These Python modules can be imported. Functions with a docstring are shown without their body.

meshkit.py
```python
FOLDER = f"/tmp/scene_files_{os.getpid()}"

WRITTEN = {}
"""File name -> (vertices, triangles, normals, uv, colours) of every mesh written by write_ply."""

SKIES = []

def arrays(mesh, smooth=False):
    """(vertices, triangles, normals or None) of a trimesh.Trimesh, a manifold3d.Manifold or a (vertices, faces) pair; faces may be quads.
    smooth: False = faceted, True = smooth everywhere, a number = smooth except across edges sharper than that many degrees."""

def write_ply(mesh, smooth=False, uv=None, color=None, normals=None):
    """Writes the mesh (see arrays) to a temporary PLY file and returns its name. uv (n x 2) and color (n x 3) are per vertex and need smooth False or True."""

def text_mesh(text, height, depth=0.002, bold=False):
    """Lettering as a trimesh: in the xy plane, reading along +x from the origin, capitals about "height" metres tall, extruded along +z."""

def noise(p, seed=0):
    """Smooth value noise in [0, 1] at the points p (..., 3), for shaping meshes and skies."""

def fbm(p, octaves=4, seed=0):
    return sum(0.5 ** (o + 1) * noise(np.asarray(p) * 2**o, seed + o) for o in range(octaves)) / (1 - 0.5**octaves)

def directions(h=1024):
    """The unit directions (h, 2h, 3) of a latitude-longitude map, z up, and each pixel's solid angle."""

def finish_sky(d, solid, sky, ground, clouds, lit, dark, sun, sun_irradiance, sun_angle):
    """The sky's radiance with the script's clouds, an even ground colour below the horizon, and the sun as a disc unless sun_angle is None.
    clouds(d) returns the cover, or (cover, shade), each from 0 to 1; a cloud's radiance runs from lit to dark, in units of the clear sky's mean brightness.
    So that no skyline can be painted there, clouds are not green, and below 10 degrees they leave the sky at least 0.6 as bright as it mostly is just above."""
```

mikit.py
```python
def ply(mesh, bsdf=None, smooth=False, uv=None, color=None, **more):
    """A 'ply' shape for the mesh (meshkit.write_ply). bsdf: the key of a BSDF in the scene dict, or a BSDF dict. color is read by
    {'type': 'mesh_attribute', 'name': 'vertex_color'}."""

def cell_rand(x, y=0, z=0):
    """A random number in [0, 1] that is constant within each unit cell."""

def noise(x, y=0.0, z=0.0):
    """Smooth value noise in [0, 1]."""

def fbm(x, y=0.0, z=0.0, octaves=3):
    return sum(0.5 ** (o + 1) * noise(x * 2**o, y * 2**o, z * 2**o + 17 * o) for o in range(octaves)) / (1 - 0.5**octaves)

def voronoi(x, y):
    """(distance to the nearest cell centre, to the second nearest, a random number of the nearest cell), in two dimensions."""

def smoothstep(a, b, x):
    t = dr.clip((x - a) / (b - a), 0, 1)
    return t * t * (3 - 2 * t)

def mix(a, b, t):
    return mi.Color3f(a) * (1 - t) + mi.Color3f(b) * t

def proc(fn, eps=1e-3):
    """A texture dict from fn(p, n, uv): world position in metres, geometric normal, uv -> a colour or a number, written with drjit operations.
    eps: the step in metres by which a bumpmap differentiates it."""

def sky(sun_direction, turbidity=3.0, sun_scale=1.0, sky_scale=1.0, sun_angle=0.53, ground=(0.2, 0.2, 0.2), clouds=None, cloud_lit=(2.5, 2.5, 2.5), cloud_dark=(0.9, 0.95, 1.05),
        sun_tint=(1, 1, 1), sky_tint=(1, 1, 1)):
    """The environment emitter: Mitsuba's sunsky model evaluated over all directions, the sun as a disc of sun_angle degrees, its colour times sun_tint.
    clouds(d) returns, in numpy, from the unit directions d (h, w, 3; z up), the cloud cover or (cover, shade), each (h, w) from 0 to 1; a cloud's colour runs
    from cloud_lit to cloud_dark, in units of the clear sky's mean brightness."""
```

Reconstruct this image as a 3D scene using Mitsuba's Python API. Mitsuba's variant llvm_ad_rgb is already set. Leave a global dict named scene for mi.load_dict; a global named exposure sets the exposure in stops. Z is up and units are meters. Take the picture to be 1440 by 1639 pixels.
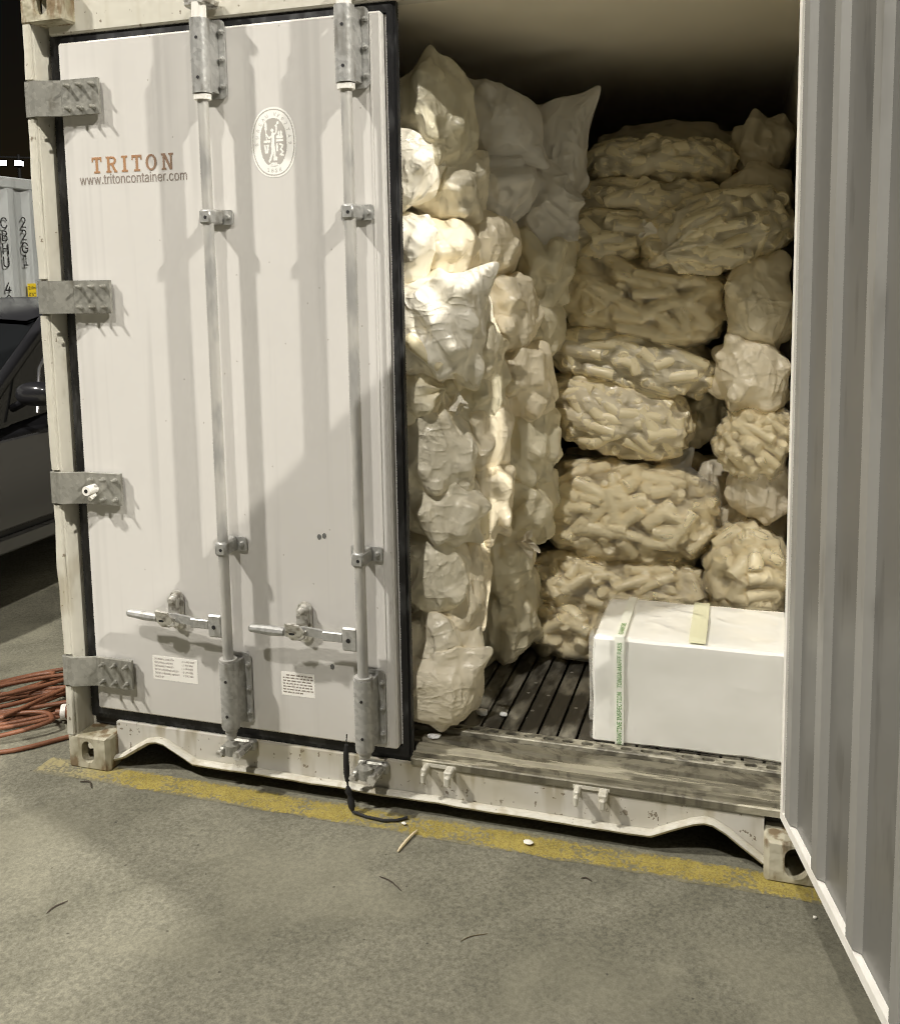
import math
import numpy as np, trimesh, shapely, manifold3d
import shapely.geometry as sg
from shapely import affinity
import drjit as dr
import mitsuba as mi
import mikit, meshkit
from mikit import ply, proc, noise, fbm, voronoi, cell_rand, smoothstep, mix

T = mi.ScalarTransform4f
scene, labels = {"type": "scene"}, {}

# ------------------------------------------------------------------ camera, sky, lamps, exposure
CAM = np.array([2.20010955, -2.57265397, 1.67975196])
YAW, PITCH, ROLL = np.radians([17.29863844, 6.61190005, -0.96550057])
FW = np.array([-np.sin(YAW) * np.cos(PITCH), np.cos(YAW) * np.cos(PITCH), -np.sin(PITCH)])
R0 = np.cross(FW, [0, 0, 1]); R0 /= np.linalg.norm(R0)
U0 = np.cross(R0, FW)
UP = -np.sin(ROLL) * R0 + np.cos(ROLL) * U0
scene["camera"] = {"type": "perspective", "fov": math.degrees(2 * math.atan(720 / 1521.38)), "fov_axis": "x", "near_clip": 0.05, "far_clip": 400.0,
                   "principal_point_offset_y": (819.5 - 609.29) / 1639.0,
                   "to_world": T().look_at(CAM.tolist(), (CAM + FW).tolist(), UP.tolist())}
exposure = -0.12
scene["night_sky"] = mikit.sky((-0.5, 0.8, 0.06), turbidity=3, sun_scale=0.0, sky_scale=0.05, sky_tint=(0.7, 0.85, 1.35), ground=(0.1, 0.1, 0.1))
scene["night_sky"]["sampling_weight"] = 0.3
# the yard's floodlights: (mast foot x, y, lens height, aimed at, irradiance there, tint)
LAMPS = {
    "key": ((-8.1, -6.3), 12.9, (1.1, 0.0, 1.0), 3.7, (1.0, 0.955, 0.875)),
    "front": ((0.2, -12.0), 17.6, (1.3, 0.0, 1.0), 1.75, (1.0, 0.955, 0.88)),
    "right": ((21.5, -8.3), 18.6, (1.2, 0.1, 1.5), 4.0, (1.0, 0.955, 0.865)),
}

# ------------------------------------------------------------------ helpers
def key_for(name):
    if name not in scene and name not in labels and not any(k.startswith(name + "__") for k in scene):
        return name
    i = 1
    while f"{name}_{i:03d}" in scene or f"{name}_{i:03d}" in labels:
        i += 1
    return f"{name}_{i:03d}"

COUNT = {}
def part(parent, name, mesh, bsdf, smooth=False, label=None, kind=None, **kw):
    base = f"{parent}__{name}"
    n = COUNT.get(base, 0); COUNT[base] = n + 1
    k = base if n == 0 else f"{base}_{n:03d}"
    scene[k] = mesh if isinstance(mesh, dict) else ply(mesh, bsdf, smooth, **kw)
    if label or kind:
        labels[k] = {a: b for a, b in (("label", label), ("kind", kind)) if b}
    return k

def thing(name, label, category, group=None):
    k = key_for(name)
    labels[k] = {"label": label, "category": category}
    if group: labels[k]["group"] = group
    return k

def single(name, mesh, bsdf, label, category, smooth=False, group=None):
    k = thing(name, label, category, group)
    scene[k] = ply(mesh, bsdf, smooth)
    return k

cat = trimesh.util.concatenate

def box(x0, x1, y0, y1, z0, z1, c=0.0):
    if c <= 0:
        m = trimesh.creation.box((x1 - x0, y1 - y0, z1 - z0))
        m.apply_translation(((x0 + x1) / 2, (y0 + y1) / 2, (z0 + z1) / 2)); return m
    pts = []
    for a in (0, 1):
        for b in (0, 1):
            for d in (0, 1):
                p = np.array([(x0, x1)[a], (y0, y1)[b], (z0, z1)[d]]); s = np.array([1 - 2 * a, 1 - 2 * b, 1 - 2 * d]) * c
                for ax in range(3):
                    q = p + s; q[ax] = p[ax]; pts.append(q)
    return trimesh.Trimesh(np.array(pts)).convex_hull

def cyl(p0, p1, r, n=20, r1=None):
    return tube([p0, p1], [r, r if r1 is None else r1], n)

def tube(path, r, n=12, cap=True):
    P = np.asarray(path, float); m = len(P)
    r = np.broadcast_to(r, (m,))
    t = np.gradient(P, axis=0) if m > 2 else np.repeat([P[1] - P[0]], 2, 0)
    t /= np.linalg.norm(t, axis=1, keepdims=True) + 1e-12
    a = np.cross(t[0], [0, 0, 1.0] if abs(t[0][2]) < 0.9 else [1.0, 0, 0]); a /= np.linalg.norm(a)
    ang = np.arange(n) * 2 * np.pi / n; V = []
    for i in range(m):
        a = a - t[i] * (a @ t[i]); a /= np.linalg.norm(a); b = np.cross(t[i], a)
        V.append(P[i] + r[i] * (np.cos(ang)[:, None] * a + np.sin(ang)[:, None] * b))
    V = np.vstack(V); F = []
    for i in range(m - 1):
        for j in range(n):
            k = (j + 1) % n
            F += [[i * n + j, i * n + k, (i + 1) * n + k], [i * n + j, (i + 1) * n + k, (i + 1) * n + j]]
    if cap:
        c0 = len(V); V = np.vstack([V, P[0], P[-1]])
        for j in range(n):
            k = (j + 1) % n
            F += [[c0, k, j], [c0 + 1, (m - 1) * n + j, (m - 1) * n + k]]
    return trimesh.Trimesh(V, np.array(F), process=False)

def polys(g):
    return [p for p in getattr(g, "geoms", [g]) if isinstance(p, sg.Polygon) and p.area > 1e-9]

def ext(g, d):
    return cat([trimesh.creation.extrude_polygon(p, d, engine="earcut") for p in polys(g)])

def prism_y(g, y0, y1):
    """polygon in (x, z), extruded from y0 to y1"""
    m = ext(g, y1 - y0); v = np.array(m.vertices)
    m.vertices = np.c_[v[:, 0], y1 - v[:, 2], v[:, 1]]
    return m

def prism_z(g, z0, z1):
    m = ext(g, z1 - z0); m.apply_translation((0, 0, z0)); return m

def prism_x(g, x0, x1):
    """polygon in (y, z)"""
    m = ext(g, x1 - x0); v = np.array(m.vertices)
    m.vertices = np.c_[x0 + v[:, 2], v[:, 0], v[:, 1]]
    return m

def to_man(m):
    return manifold3d.Manifold(manifold3d.Mesh(np.asarray(m.vertices, np.float32), np.asarray(m.faces, np.uint32)))

def from_man(m):
    q = m.to_mesh(); return trimesh.Trimesh(q.vert_properties[:, :3], q.tri_verts)

def sub(a, *bs):
    m = to_man(a)
    for b in bs: m = m - to_man(b)
    return from_man(m)

def rotm(m, ang, ax, pt=(0, 0, 0)):
    m = m.copy(); m.apply_transform(trimesh.transformations.rotation_matrix(ang, ax, pt)); return m

def frame_mesh(m, o, ex, ey, ez):
    m = m.copy(); v = np.array(m.vertices)
    m.vertices = np.asarray(o) + v[:, :1] * np.asarray(ex) + v[:, 1:2] * np.asarray(ey) + v[:, 2:] * np.asarray(ez); return m

def stext(s, h, bold=False, depth=0.0008):
    return meshkit.text_mesh(s, h, depth, bold)

def on_front(m, x, y, z):
    """xy-plane lettering onto a wall that faces -y"""
    return frame_mesh(m, (x, y, z), (1, 0, 0), (0, 0, 1), (0, -1, 0))

rng = np.random.default_rng(7)

# ------------------------------------------------------------------ materials
def ts(b): return {"type": "twosided", "bsdf": b}
def pr(base, rough=0.5, metal=0.0, spec=0.5, **k):
    d = {"type": "principled", "base_color": base if isinstance(base, dict) else {"type": "rgb", "value": list(base)}, "roughness": rough, "metallic": metal, "specular": spec}
    d.update(k); return d
def bump(b, fn, scale, eps=1e-3):
    return {"type": "bumpmap", "arbitrary": proc(fn, eps), "scale": scale, "bsdf": b}
RGB = lambda *v: {"type": "rgb", "value": list(v)}

def concrete(p, n, uv):
    big = fbm(p.x * 0.9 + 3, p.y * 0.9, 0.0, 4)
    mid = fbm(p.x * 4.5, p.y * 4.5, 3.0, 4)
    drag = fbm(p.x * 2.2 + p.y * 1.6, (p.y - p.x) * 9.0, 9.0, 3)
    grain = noise(p.x * 330, p.y * 330, 1.0) * 0.45 + noise(p.x * 120, p.y * 120, 5.0) * 0.55
    c = mix((0.124, 0.119, 0.089), (0.176, 0.168, 0.129), smoothstep(0.32, 0.68, 0.4 * big + 0.35 * mid + 0.25 * drag))
    c = c * (0.62 + 0.76 * grain)
    light = smoothstep(0.48, 0.80, fbm(p.x * 3.1 + 11 + 0.8 * noise(p.x * 5, p.y * 5), p.y * 3.1, 7.0, 5)) * 0.38
    c = mix(c, mi.Color3f(0.24, 0.228, 0.170), light)
    dark = smoothstep(0.60, 0.78, fbm(p.x * 1.6 + 40, p.y * 1.6 + 9, 2.0, 4)) * 0.20
    c = mix(c, mi.Color3f(0.075, 0.070, 0.050), dark)
    d, _, r = voronoi(p.x * 9, p.y * 9)
    pit = (1 - smoothstep(0.012, 0.045, d)) * dr.select(r > 0.86, 0.7, 0.0)
    return mix(c, mi.Color3f(0.035, 0.032, 0.025), pit)

def concrete_h(p, n, uv):
    return 0.6 * noise(p.x * 260, p.y * 260) + 0.8 * fbm(p.x * 40, p.y * 40, 0.0, 3) + 1.2 * fbm(p.x * 6, p.y * 6, 0.0, 2)

def yellow(p, n, uv):
    w = fbm(p.x * 9, p.y * 14, 4.0, 4) * 0.60 + noise(p.x * 150, p.y * 150) * 0.40
    fade = smoothstep(0.30, 0.10, p.x) * 0.5 + smoothstep(1.9, 2.4, p.x) * 0.10
    edge = smoothstep(0.030, 0.056, dr.abs(p.y + 0.012)) * 0.32
    keep = smoothstep(0.78, 0.46, w + fade * 0.30 + edge)
    y = mix((0.26, 0.205, 0.050), (0.34, 0.270, 0.070), noise(p.x * 30, p.y * 30, 8.0)) * (0.7 + 0.5 * noise(p.x * 300, p.y * 300))
    y = mix(y, mi.Color3f(0.34, 0.30, 0.17), smoothstep(0.25, 0.0, p.x) * 0.8)
    return mix(concrete(p, n, uv), y, 0.15 + 0.8 * keep)

scene["m_concrete"] = bump(pr(proc(concrete), 0.8, spec=0.3), concrete_h, 0.0012)
scene["m_yellow"] = bump(pr(proc(yellow), 0.7, spec=0.3), concrete_h, 0.0009)

def door_white(p, n, uv):
    c = mix((0.545, 0.527, 0.497), (0.595, 0.578, 0.548), fbm(p.x * 3, p.z * 1.2, p.y, 3))
    streak = smoothstep(0.60, 0.85, fbm(p.x * 26, p.z * 0.9, 2.0, 3)) * 0.10
    c = c * (1 - streak)
    low = smoothstep(0.42, 0.22, p.z) * (0.25 + 0.5 * fbm(p.x * 9, p.z * 6, 1.0, 3))
    c = mix(c, mi.Color3f(0.42, 0.39, 0.31), low * 0.35)
    d, _, r = voronoi(p.x * 16 + 5, p.z * 16)
    spot = (1 - smoothstep(0.02, 0.06, d)) * dr.select(r > 0.93, 0.55, 0.0)
    return mix(c, mi.Color3f(0.25, 0.22, 0.18), spot)
scene["m_door"] = bump(pr(proc(door_white), 0.34, spec=0.45), lambda p, n, uv: fbm(p.x * 5, p.z * 5, p.y * 5, 2) * 2 + 0.08 * noise(p.x * 300, p.z * 300, p.y * 300), 0.0012)

def frame_cream(p, n, uv):
    c = mix((0.45, 0.43, 0.365), (0.56, 0.54, 0.465), fbm(p.x * 6, p.y * 6, p.z * 3, 3))
    streak = smoothstep(0.50, 0.80, fbm(p.x * 34, p.y * 34, p.z * 2.2, 3))
    c = mix(c, mi.Color3f(0.33, 0.28, 0.18), streak * (0.18 + 0.4 * smoothstep(0.35, 0.1, p.z)))
    chip = smoothstep(0.74, 0.78, fbm(p.x * 70, p.y * 70 + 3, p.z * 40, 4))
    c = mix(c, mi.Color3f(0.12, 0.085, 0.05), chip * 0.8)
    grime = smoothstep(0.55, 0.8, fbm(p.x * 11, p.y * 11, p.z * 5 + 7, 4))
    return mix(c, mi.Color3f(0.25, 0.21, 0.13), grime * 0.5)
scene["m_frame"] = bump(pr(proc(frame_cream), 0.5, spec=0.4), lambda p, n, uv: fbm(p.x * 50, p.y * 50, p.z * 50, 3), 0.0012)

def rail_dirty(p, n, uv):
    c = mix((0.46, 0.44, 0.395), (0.56, 0.54, 0.485), fbm(p.x * 5, p.y * 6, p.z * 5, 3))
    run = fbm(p.x * 30, 0.0, p.z * 3.0, 3)
    top = smoothstep(0.07, 0.19, p.z)
    c = mix(c, mi.Color3f(0.29, 0.25, 0.16), smoothstep(0.46, 0.70, run) * (0.28 + 0.6 * top))
    grime = smoothstep(0.145, 0.185, p.z + 0.04 * fbm(p.x * 20, 0.0, 0.0, 3) - 0.02) * smoothstep(1.0, 1.35, p.x)
    c = mix(c, mi.Color3f(0.36, 0.32, 0.20), smoothstep(0.35, 0.75, fbm(p.x * 4, 3.0, p.z * 6, 3)) * 0.4)
    c = mix(c, mi.Color3f(0.10, 0.085, 0.055), grime * 0.75 * smoothstep(0.2, 0.6, fbm(p.x * 30, p.z * 60, 0.0, 3)))
    chip = smoothstep(0.74, 0.78, fbm(p.x * 75, p.z * 60, 3.0, 4))
    return mix(c, mi.Color3f(0.13, 0.10, 0.06), chip * 0.75)
scene["m_rail"] = bump(pr(proc(rail_dirty), 0.5, spec=0.4), lambda p, n, uv: fbm(p.x * 40, p.y * 40, p.z * 40, 3), 0.0012)

def casting_c(p, n, uv):
    c = mix((0.24, 0.215, 0.14), (0.46, 0.43, 0.33), smoothstep(0.3, 0.7, fbm(p.x * 16, p.y * 16, p.z * 10, 4)))
    rust = smoothstep(0.47, 0.68, fbm(p.x * 36 + 3, p.y * 36, p.z * 9, 4))
    return mix(c, mi.Color3f(0.14, 0.085, 0.035), rust * 0.8)
scene["m_casting"] = bump(pr(proc(casting_c), 0.62, spec=0.35), lambda p, n, uv: fbm(p.x * 60, p.y * 60, p.z * 60, 4), 0.0035)

def sill_c(p, n, uv):
    c = mix((0.10, 0.090, 0.062), (0.22, 0.203, 0.15), fbm(p.x * 12, p.y * 30, 2.0, 5))
    k = smoothstep(0.50, 0.66, 0.55 * fbm(p.x * 48 + 6 * noise(p.x * 9, p.y * 9), p.y * 52, 7.0, 4) + 0.45 * fbm(p.x * 5, p.y * 9, 1.0, 3))
    c = mix(c, mi.Color3f(0.05, 0.043, 0.03), k * 0.6)
    wear = smoothstep(0.44, 0.62, fbm(p.x * 5 + 9, p.y * 40, 3.0, 5)) * smoothstep(0.165, 0.15, p.y) * smoothstep(0.085, 0.10, p.y)
    wear = dr.maximum(wear, smoothstep(0.60, 0.70, fbm(p.x * 7, p.y * 90, 8.0, 4)) * smoothstep(0.16, 0.12, p.y))
    return mix(c, mi.Color3f(0.60, 0.56, 0.43), wear * 0.5)
scene["m_sill"] = bump(pr(proc(sill_c), 0.5, 0.25, spec=0.5), lambda p, n, uv: fbm(p.x * 50, p.y * 120, p.z * 50, 4), 0.003)

def galv(p, n, uv):
    d, e, r = voronoi(p.x * 85 + p.y * 60, p.z * 85 + p.y * 31)
    c = mix((0.30, 0.30, 0.285), (0.50, 0.495, 0.475), 0.55 * r + 0.45 * fbm(p.x * 30, p.y * 30, p.z * 18, 3))
    st = smoothstep(0.55, 0.8, fbm(p.x * 40, p.y * 40, p.z * 9, 3))
    return mix(c, mi.Color3f(0.15, 0.135, 0.105), st * 0.6)
scene["m_galv"] = bump(pr(proc(galv), 0.42, 0.45, spec=0.5), lambda p, n, uv: fbm(p.x * 90, p.y * 90, p.z * 90, 3), 0.0010)
scene["m_hinge"] = bump(pr(proc(lambda p, n, uv: galv(p, n, uv) * mi.Color3f(0.70, 0.69, 0.64)), 0.45, 0.4), lambda p, n, uv: fbm(p.x * 90, p.y * 90, p.z * 90, 3), 0.0010)
scene["m_galv_worn"] = pr(proc(lambda p, n, uv: mix((0.30, 0.28, 0.24), (0.66, 0.645, 0.60), smoothstep(0.25, 0.6, fbm(p.x * 70, p.y * 70, p.z * 70, 3)))), 0.38, 0.6)
scene["m_rod"] = bump(pr(proc(lambda p, n, uv: mix((0.50, 0.485, 0.45), (0.34, 0.335, 0.32), smoothstep(0.35, 0.75, fbm(p.x * 30, p.y * 30, p.z * 8, 4)))), 0.42, 0.3), lambda p, n, uv: fbm(p.x * 70, p.y * 70, p.z * 40, 3), 0.0010)
scene["m_rubber"] = bump(pr(proc(lambda p, n, uv: mix((0.010, 0.010, 0.011), (0.055, 0.056, 0.058), smoothstep(0.48, 0.75, fbm(p.x * 28, p.y * 28, p.z * 9, 4)))), 0.5, spec=0.4), lambda p, n, uv: fbm(p.x * 60, p.y * 60, p.z * 30, 2), 0.0012)
scene["m_black"] = pr((0.012, 0.012, 0.013), 0.55)
scene["m_blackgloss"] = pr((0.012, 0.012, 0.014), 0.25)

def liner(p, n, uv):
    c = mix((0.140, 0.138, 0.129), (0.170, 0.167, 0.156), fbm(p.y * 6, p.z * 2.0, 0.0, 3))
    sc = smoothstep(0.60, 0.85, fbm(p.y * 22, p.z * 5, 3.0, 4)) * 0.30
    return mix(c, mi.Color3f(0.05, 0.047, 0.04), sc)
scene["m_liner"] = bump(pr(proc(liner), 0.34, 0.25, spec=0.5), lambda p, n, uv: fbm(p.y * 7, p.z * 3, 0.0, 2) * 2 + 0.1 * noise(p.y * 400, p.z * 60), 0.0015)
scene["m_rib"] = pr(proc(lambda p, n, uv: liner(p, n, uv) * 1.75), 0.42, 0.2)
scene["m_white_trim"] = pr(proc(lambda p, n, uv: mix((0.66, 0.64, 0.59), (0.78, 0.76, 0.71), fbm(p.y * 20, p.z * 12, 0.0, 3))), 0.4)
scene["m_ceiling"] = bump(pr(proc(lambda p, n, uv: mix((0.60, 0.56, 0.46), (0.68, 0.64, 0.54), fbm(p.x * 3, p.y * 3, p.z, 3))), 0.55), lambda p, n, uv: fbm(p.x * 6, p.y * 6, 0.0, 2), 0.002)
scene["m_wall"] = pr((0.46, 0.44, 0.38), 0.5)
def tfloor(p, n, uv):
    c = mix((0.055, 0.050, 0.040), (0.25, 0.235, 0.19), smoothstep(0.35, 0.75, fbm(p.x * 22, p.y * 8, 0.0, 4)))
    d, _, r = voronoi(p.x * 24, p.y * 24)
    return mix(c, mi.Color3f(0.34, 0.33, 0.29), (1 - smoothstep(0.08, 0.2, d)) * dr.select(r > 0.90, 0.8, 0.0))
scene["m_tfloor"] = bump(pr(proc(tfloor), 0.42, 0.35, spec=0.5), lambda p, n, uv: fbm(p.x * 50, p.y * 30, p.z * 50, 3), 0.002)
scene["m_bar"] = bump(pr(proc(lambda p, n, uv: mix((0.10, 0.092, 0.070), (0.34, 0.32, 0.25), smoothstep(0.3, 0.7, fbm(p.x * 30, p.y * 60, p.z * 40, 4)))), 0.5, 0.2), lambda p, n, uv: fbm(p.x * 60, p.y * 60, p.z * 50, 3), 0.002)
scene["m_dark_under"] = pr((0.03, 0.028, 0.024), 0.8)
scene["m_grey_paint"] = pr((0.13, 0.13, 0.125), 0.55)

# bags
def crease(p, n, uv):
    wx, wy, wz = 2.2 * noise(p.x * 8, p.y * 8, p.z * 8), 2.2 * noise(p.y * 8 + 9, p.z * 8, p.x * 8), 2.2 * noise(p.z * 8 + 4, p.x * 8, p.y * 8)
    a = 1 - dr.abs(2 * noise(p.x * 22 + wx, p.y * 22 + wy, p.z * 9 + wz) - 1)
    b = 1 - dr.abs(2 * noise(p.x * 13 + wz, p.y * 30 + wx, p.z * 38 + wy) - 1)
    c = 1 - dr.abs(2 * noise(p.x * 60 + 3 * wx, p.y * 60, p.z * 50 + 3 * wy) - 1)
    return a * a * a * a * a + 0.5 * b * b * b * b * b + 0.22 * c * c * c
scene["m_sack"] = bump(pr({"type": "mesh_attribute", "name": "vertex_color"}, 0.36, spec=0.5, clearcoat=0.6, clearcoat_gloss=0.88), crease, 0.0055)
def cassava(p, n, uv):
    c = mix((0.72, 0.625, 0.40), (0.87, 0.785, 0.555), fbm(p.x * 17, p.y * 17, p.z * 17, 3))
    capd = smoothstep(0.80, 1.0, uv.y) * dr.select(uv.y < 1.02, 1.0, 0.0)
    core = smoothstep(0.16, 0.05, uv.y)
    ring = smoothstep(0.62, 0.70, uv.y) * smoothstep(0.86, 0.78, uv.y) * 0.35
    c = mix(c, mi.Color3f(0.45, 0.36, 0.20), core * 0.7 + ring)
    spots = smoothstep(0.70, 0.78, fbm(p.x * 46, p.y * 46, p.z * 46, 2))
    return mix(c, mi.Color3f(0.36, 0.27, 0.14), spots * 0.5) + 0.0 * capd
scene["m_cassava"] = bump(pr(proc(cassava), 0.42, spec=0.5, clearcoat=0.6, clearcoat_gloss=0.85), lambda p, n, uv: fbm(p.x * 60, p.y * 60, p.z * 60, 3), 0.002)
scene["m_filling"] = pr(proc(lambda p, n, uv: mix((0.42, 0.36, 0.23), (0.62, 0.55, 0.39), fbm(p.x * 24, p.y * 24, p.z * 24, 2))), 0.6)
scene["m_film"] = {"type": "blendbsdf", "weight": 0.17, "clear": {"type": "thindielectric", "int_ior": 1.5},
                   "haze": {"type": "principledthin", "base_color": RGB(0.86, 0.83, 0.74), "roughness": 0.16, "diff_trans": 1.0, "spec_trans": 0.0, "eta": 1.6}}
scene["m_wrap"] = {"type": "thindielectric", "int_ior": 1.5}
scene["m_carton"] = bump(pr(proc(lambda p, n, uv: mix((0.74, 0.735, 0.68), (0.84, 0.83, 0.79), fbm(p.x * 8, p.y * 8, p.z * 8, 3))), 0.4), lambda p, n, uv: fbm(p.x * 14 + p.z * 9, p.y * 14, p.z * 20, 3), 0.001)
scene["m_tape_yellow"] = pr((0.72, 0.72, 0.52), 0.3)
scene["m_tape_pale"] = pr((0.80, 0.81, 0.73), 0.3)
scene["m_ink_green"] = pr((0.10, 0.24, 0.06), 0.5)
# prints
scene["m_ink_bronze"] = pr(proc(lambda p, n, uv: mix((0.36, 0.20, 0.105), (0.25, 0.165, 0.115), smoothstep(0.33, 0.45, p.x))), 0.4)
scene["m_ink_grey"] = pr((0.24, 0.205, 0.18), 0.45)
scene["m_ink_black"] = pr((0.02, 0.02, 0.02), 0.5)
scene["m_decal_white"] = pr((0.80, 0.79, 0.75), 0.35)
scene["m_decal_grey"] = pr((0.40, 0.38, 0.345), 0.4)
scene["m_sticker"] = pr((0.83, 0.81, 0.76), 0.4)
scene["m_sticker_yellow"] = pr((0.75, 0.55, 0.03), 0.4)
# others
scene["m_hose"] = bump(pr(proc(lambda p, n, uv: mix((0.13, 0.050, 0.026), (0.25, 0.105, 0.055), fbm(p.x * 20, p.y * 20, p.z * 20, 3))), 0.5), lambda p, n, uv: noise(p.x * 150, p.y * 150, p.z * 150), 0.0006)
scene["m_paint_car"] = pr((0.020, 0.020, 0.023), 0.16, 0.15, clearcoat=1.0, clearcoat_gloss=0.96)
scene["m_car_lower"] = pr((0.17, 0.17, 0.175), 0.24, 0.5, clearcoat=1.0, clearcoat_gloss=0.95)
scene["m_car_glass"] = pr((0.010, 0.011, 0.012), 0.06, 0.0, spec=0.8)
scene["m_tyre"] = pr((0.02, 0.02, 0.02), 0.85)
scene["m_alloy"] = pr((0.42, 0.42, 0.43), 0.3, 0.8)
scene["m_far_container"] = bump(pr(proc(lambda p, n, uv: mix((0.34, 0.355, 0.35), (0.44, 0.455, 0.445), fbm(p.y * 2, p.z * 2, 0.0, 3)) * (1 - 0.18 * smoothstep(0.55, 0.8, fbm(p.y * 18, p.z * 1.2, 3.0, 3)))), 0.5), lambda p, n, uv: fbm(p.x * 9, p.y * 9, p.z * 9, 2), 0.002)
scene["m_wood"] = pr((0.62, 0.52, 0.34), 0.7)
scene["m_twig"] = pr((0.05, 0.04, 0.028), 0.8)
scene["m_leaf"] = pr((0.09, 0.07, 0.035), 0.7)
scene["m_paper"] = pr((0.70, 0.68, 0.60), 0.7)
scene["m_ice"] = pr((0.80, 0.81, 0.80), 0.4)
scene["m_mast"] = pr((0.10, 0.10, 0.10), 0.6, 0.2)

# ------------------------------------------------------------------ setting
g = 260.0
scene["ground"] = ply((np.array([[-g, -g, 0], [g, -g, 0], [g, g, 0], [-g, g, 0]]), np.array([[0, 1, 2], [0, 2, 3]])), "m_concrete")
labels["ground"] = {"label": "worn grey concrete yard slab with stains and grit", "kind": "structure"}
def line_sheet(x0, x1, y0, y1, z, seed, nseg=150):
    xs = np.linspace(x0, x1, nseg)
    ragged = lambda s: (meshkit.fbm(np.c_[xs * 14, xs * 0 + s, xs * 0], 4, seed) - 0.5) * 0.022
    a, b = y0 + ragged(1.3), y1 + ragged(7.7)
    v = np.vstack([np.c_[xs, a, xs * 0 + z], np.c_[xs, b, xs * 0 + z]])
    f = [[i, i + 1, nseg + i + 1] for i in range(nseg - 1)] + [[i, nseg + i + 1, nseg + i] for i in range(nseg - 1)]
    return trimesh.Trimesh(v, np.array(f), process=False)
scene["yellow_line"] = ply(line_sheet(-0.10, 2.9, -0.064, 0.040, 0.0012, 3), "m_yellow")
labels["yellow_line"] = {"label": "worn yellow painted line along the container front", "kind": "structure"}

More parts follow.
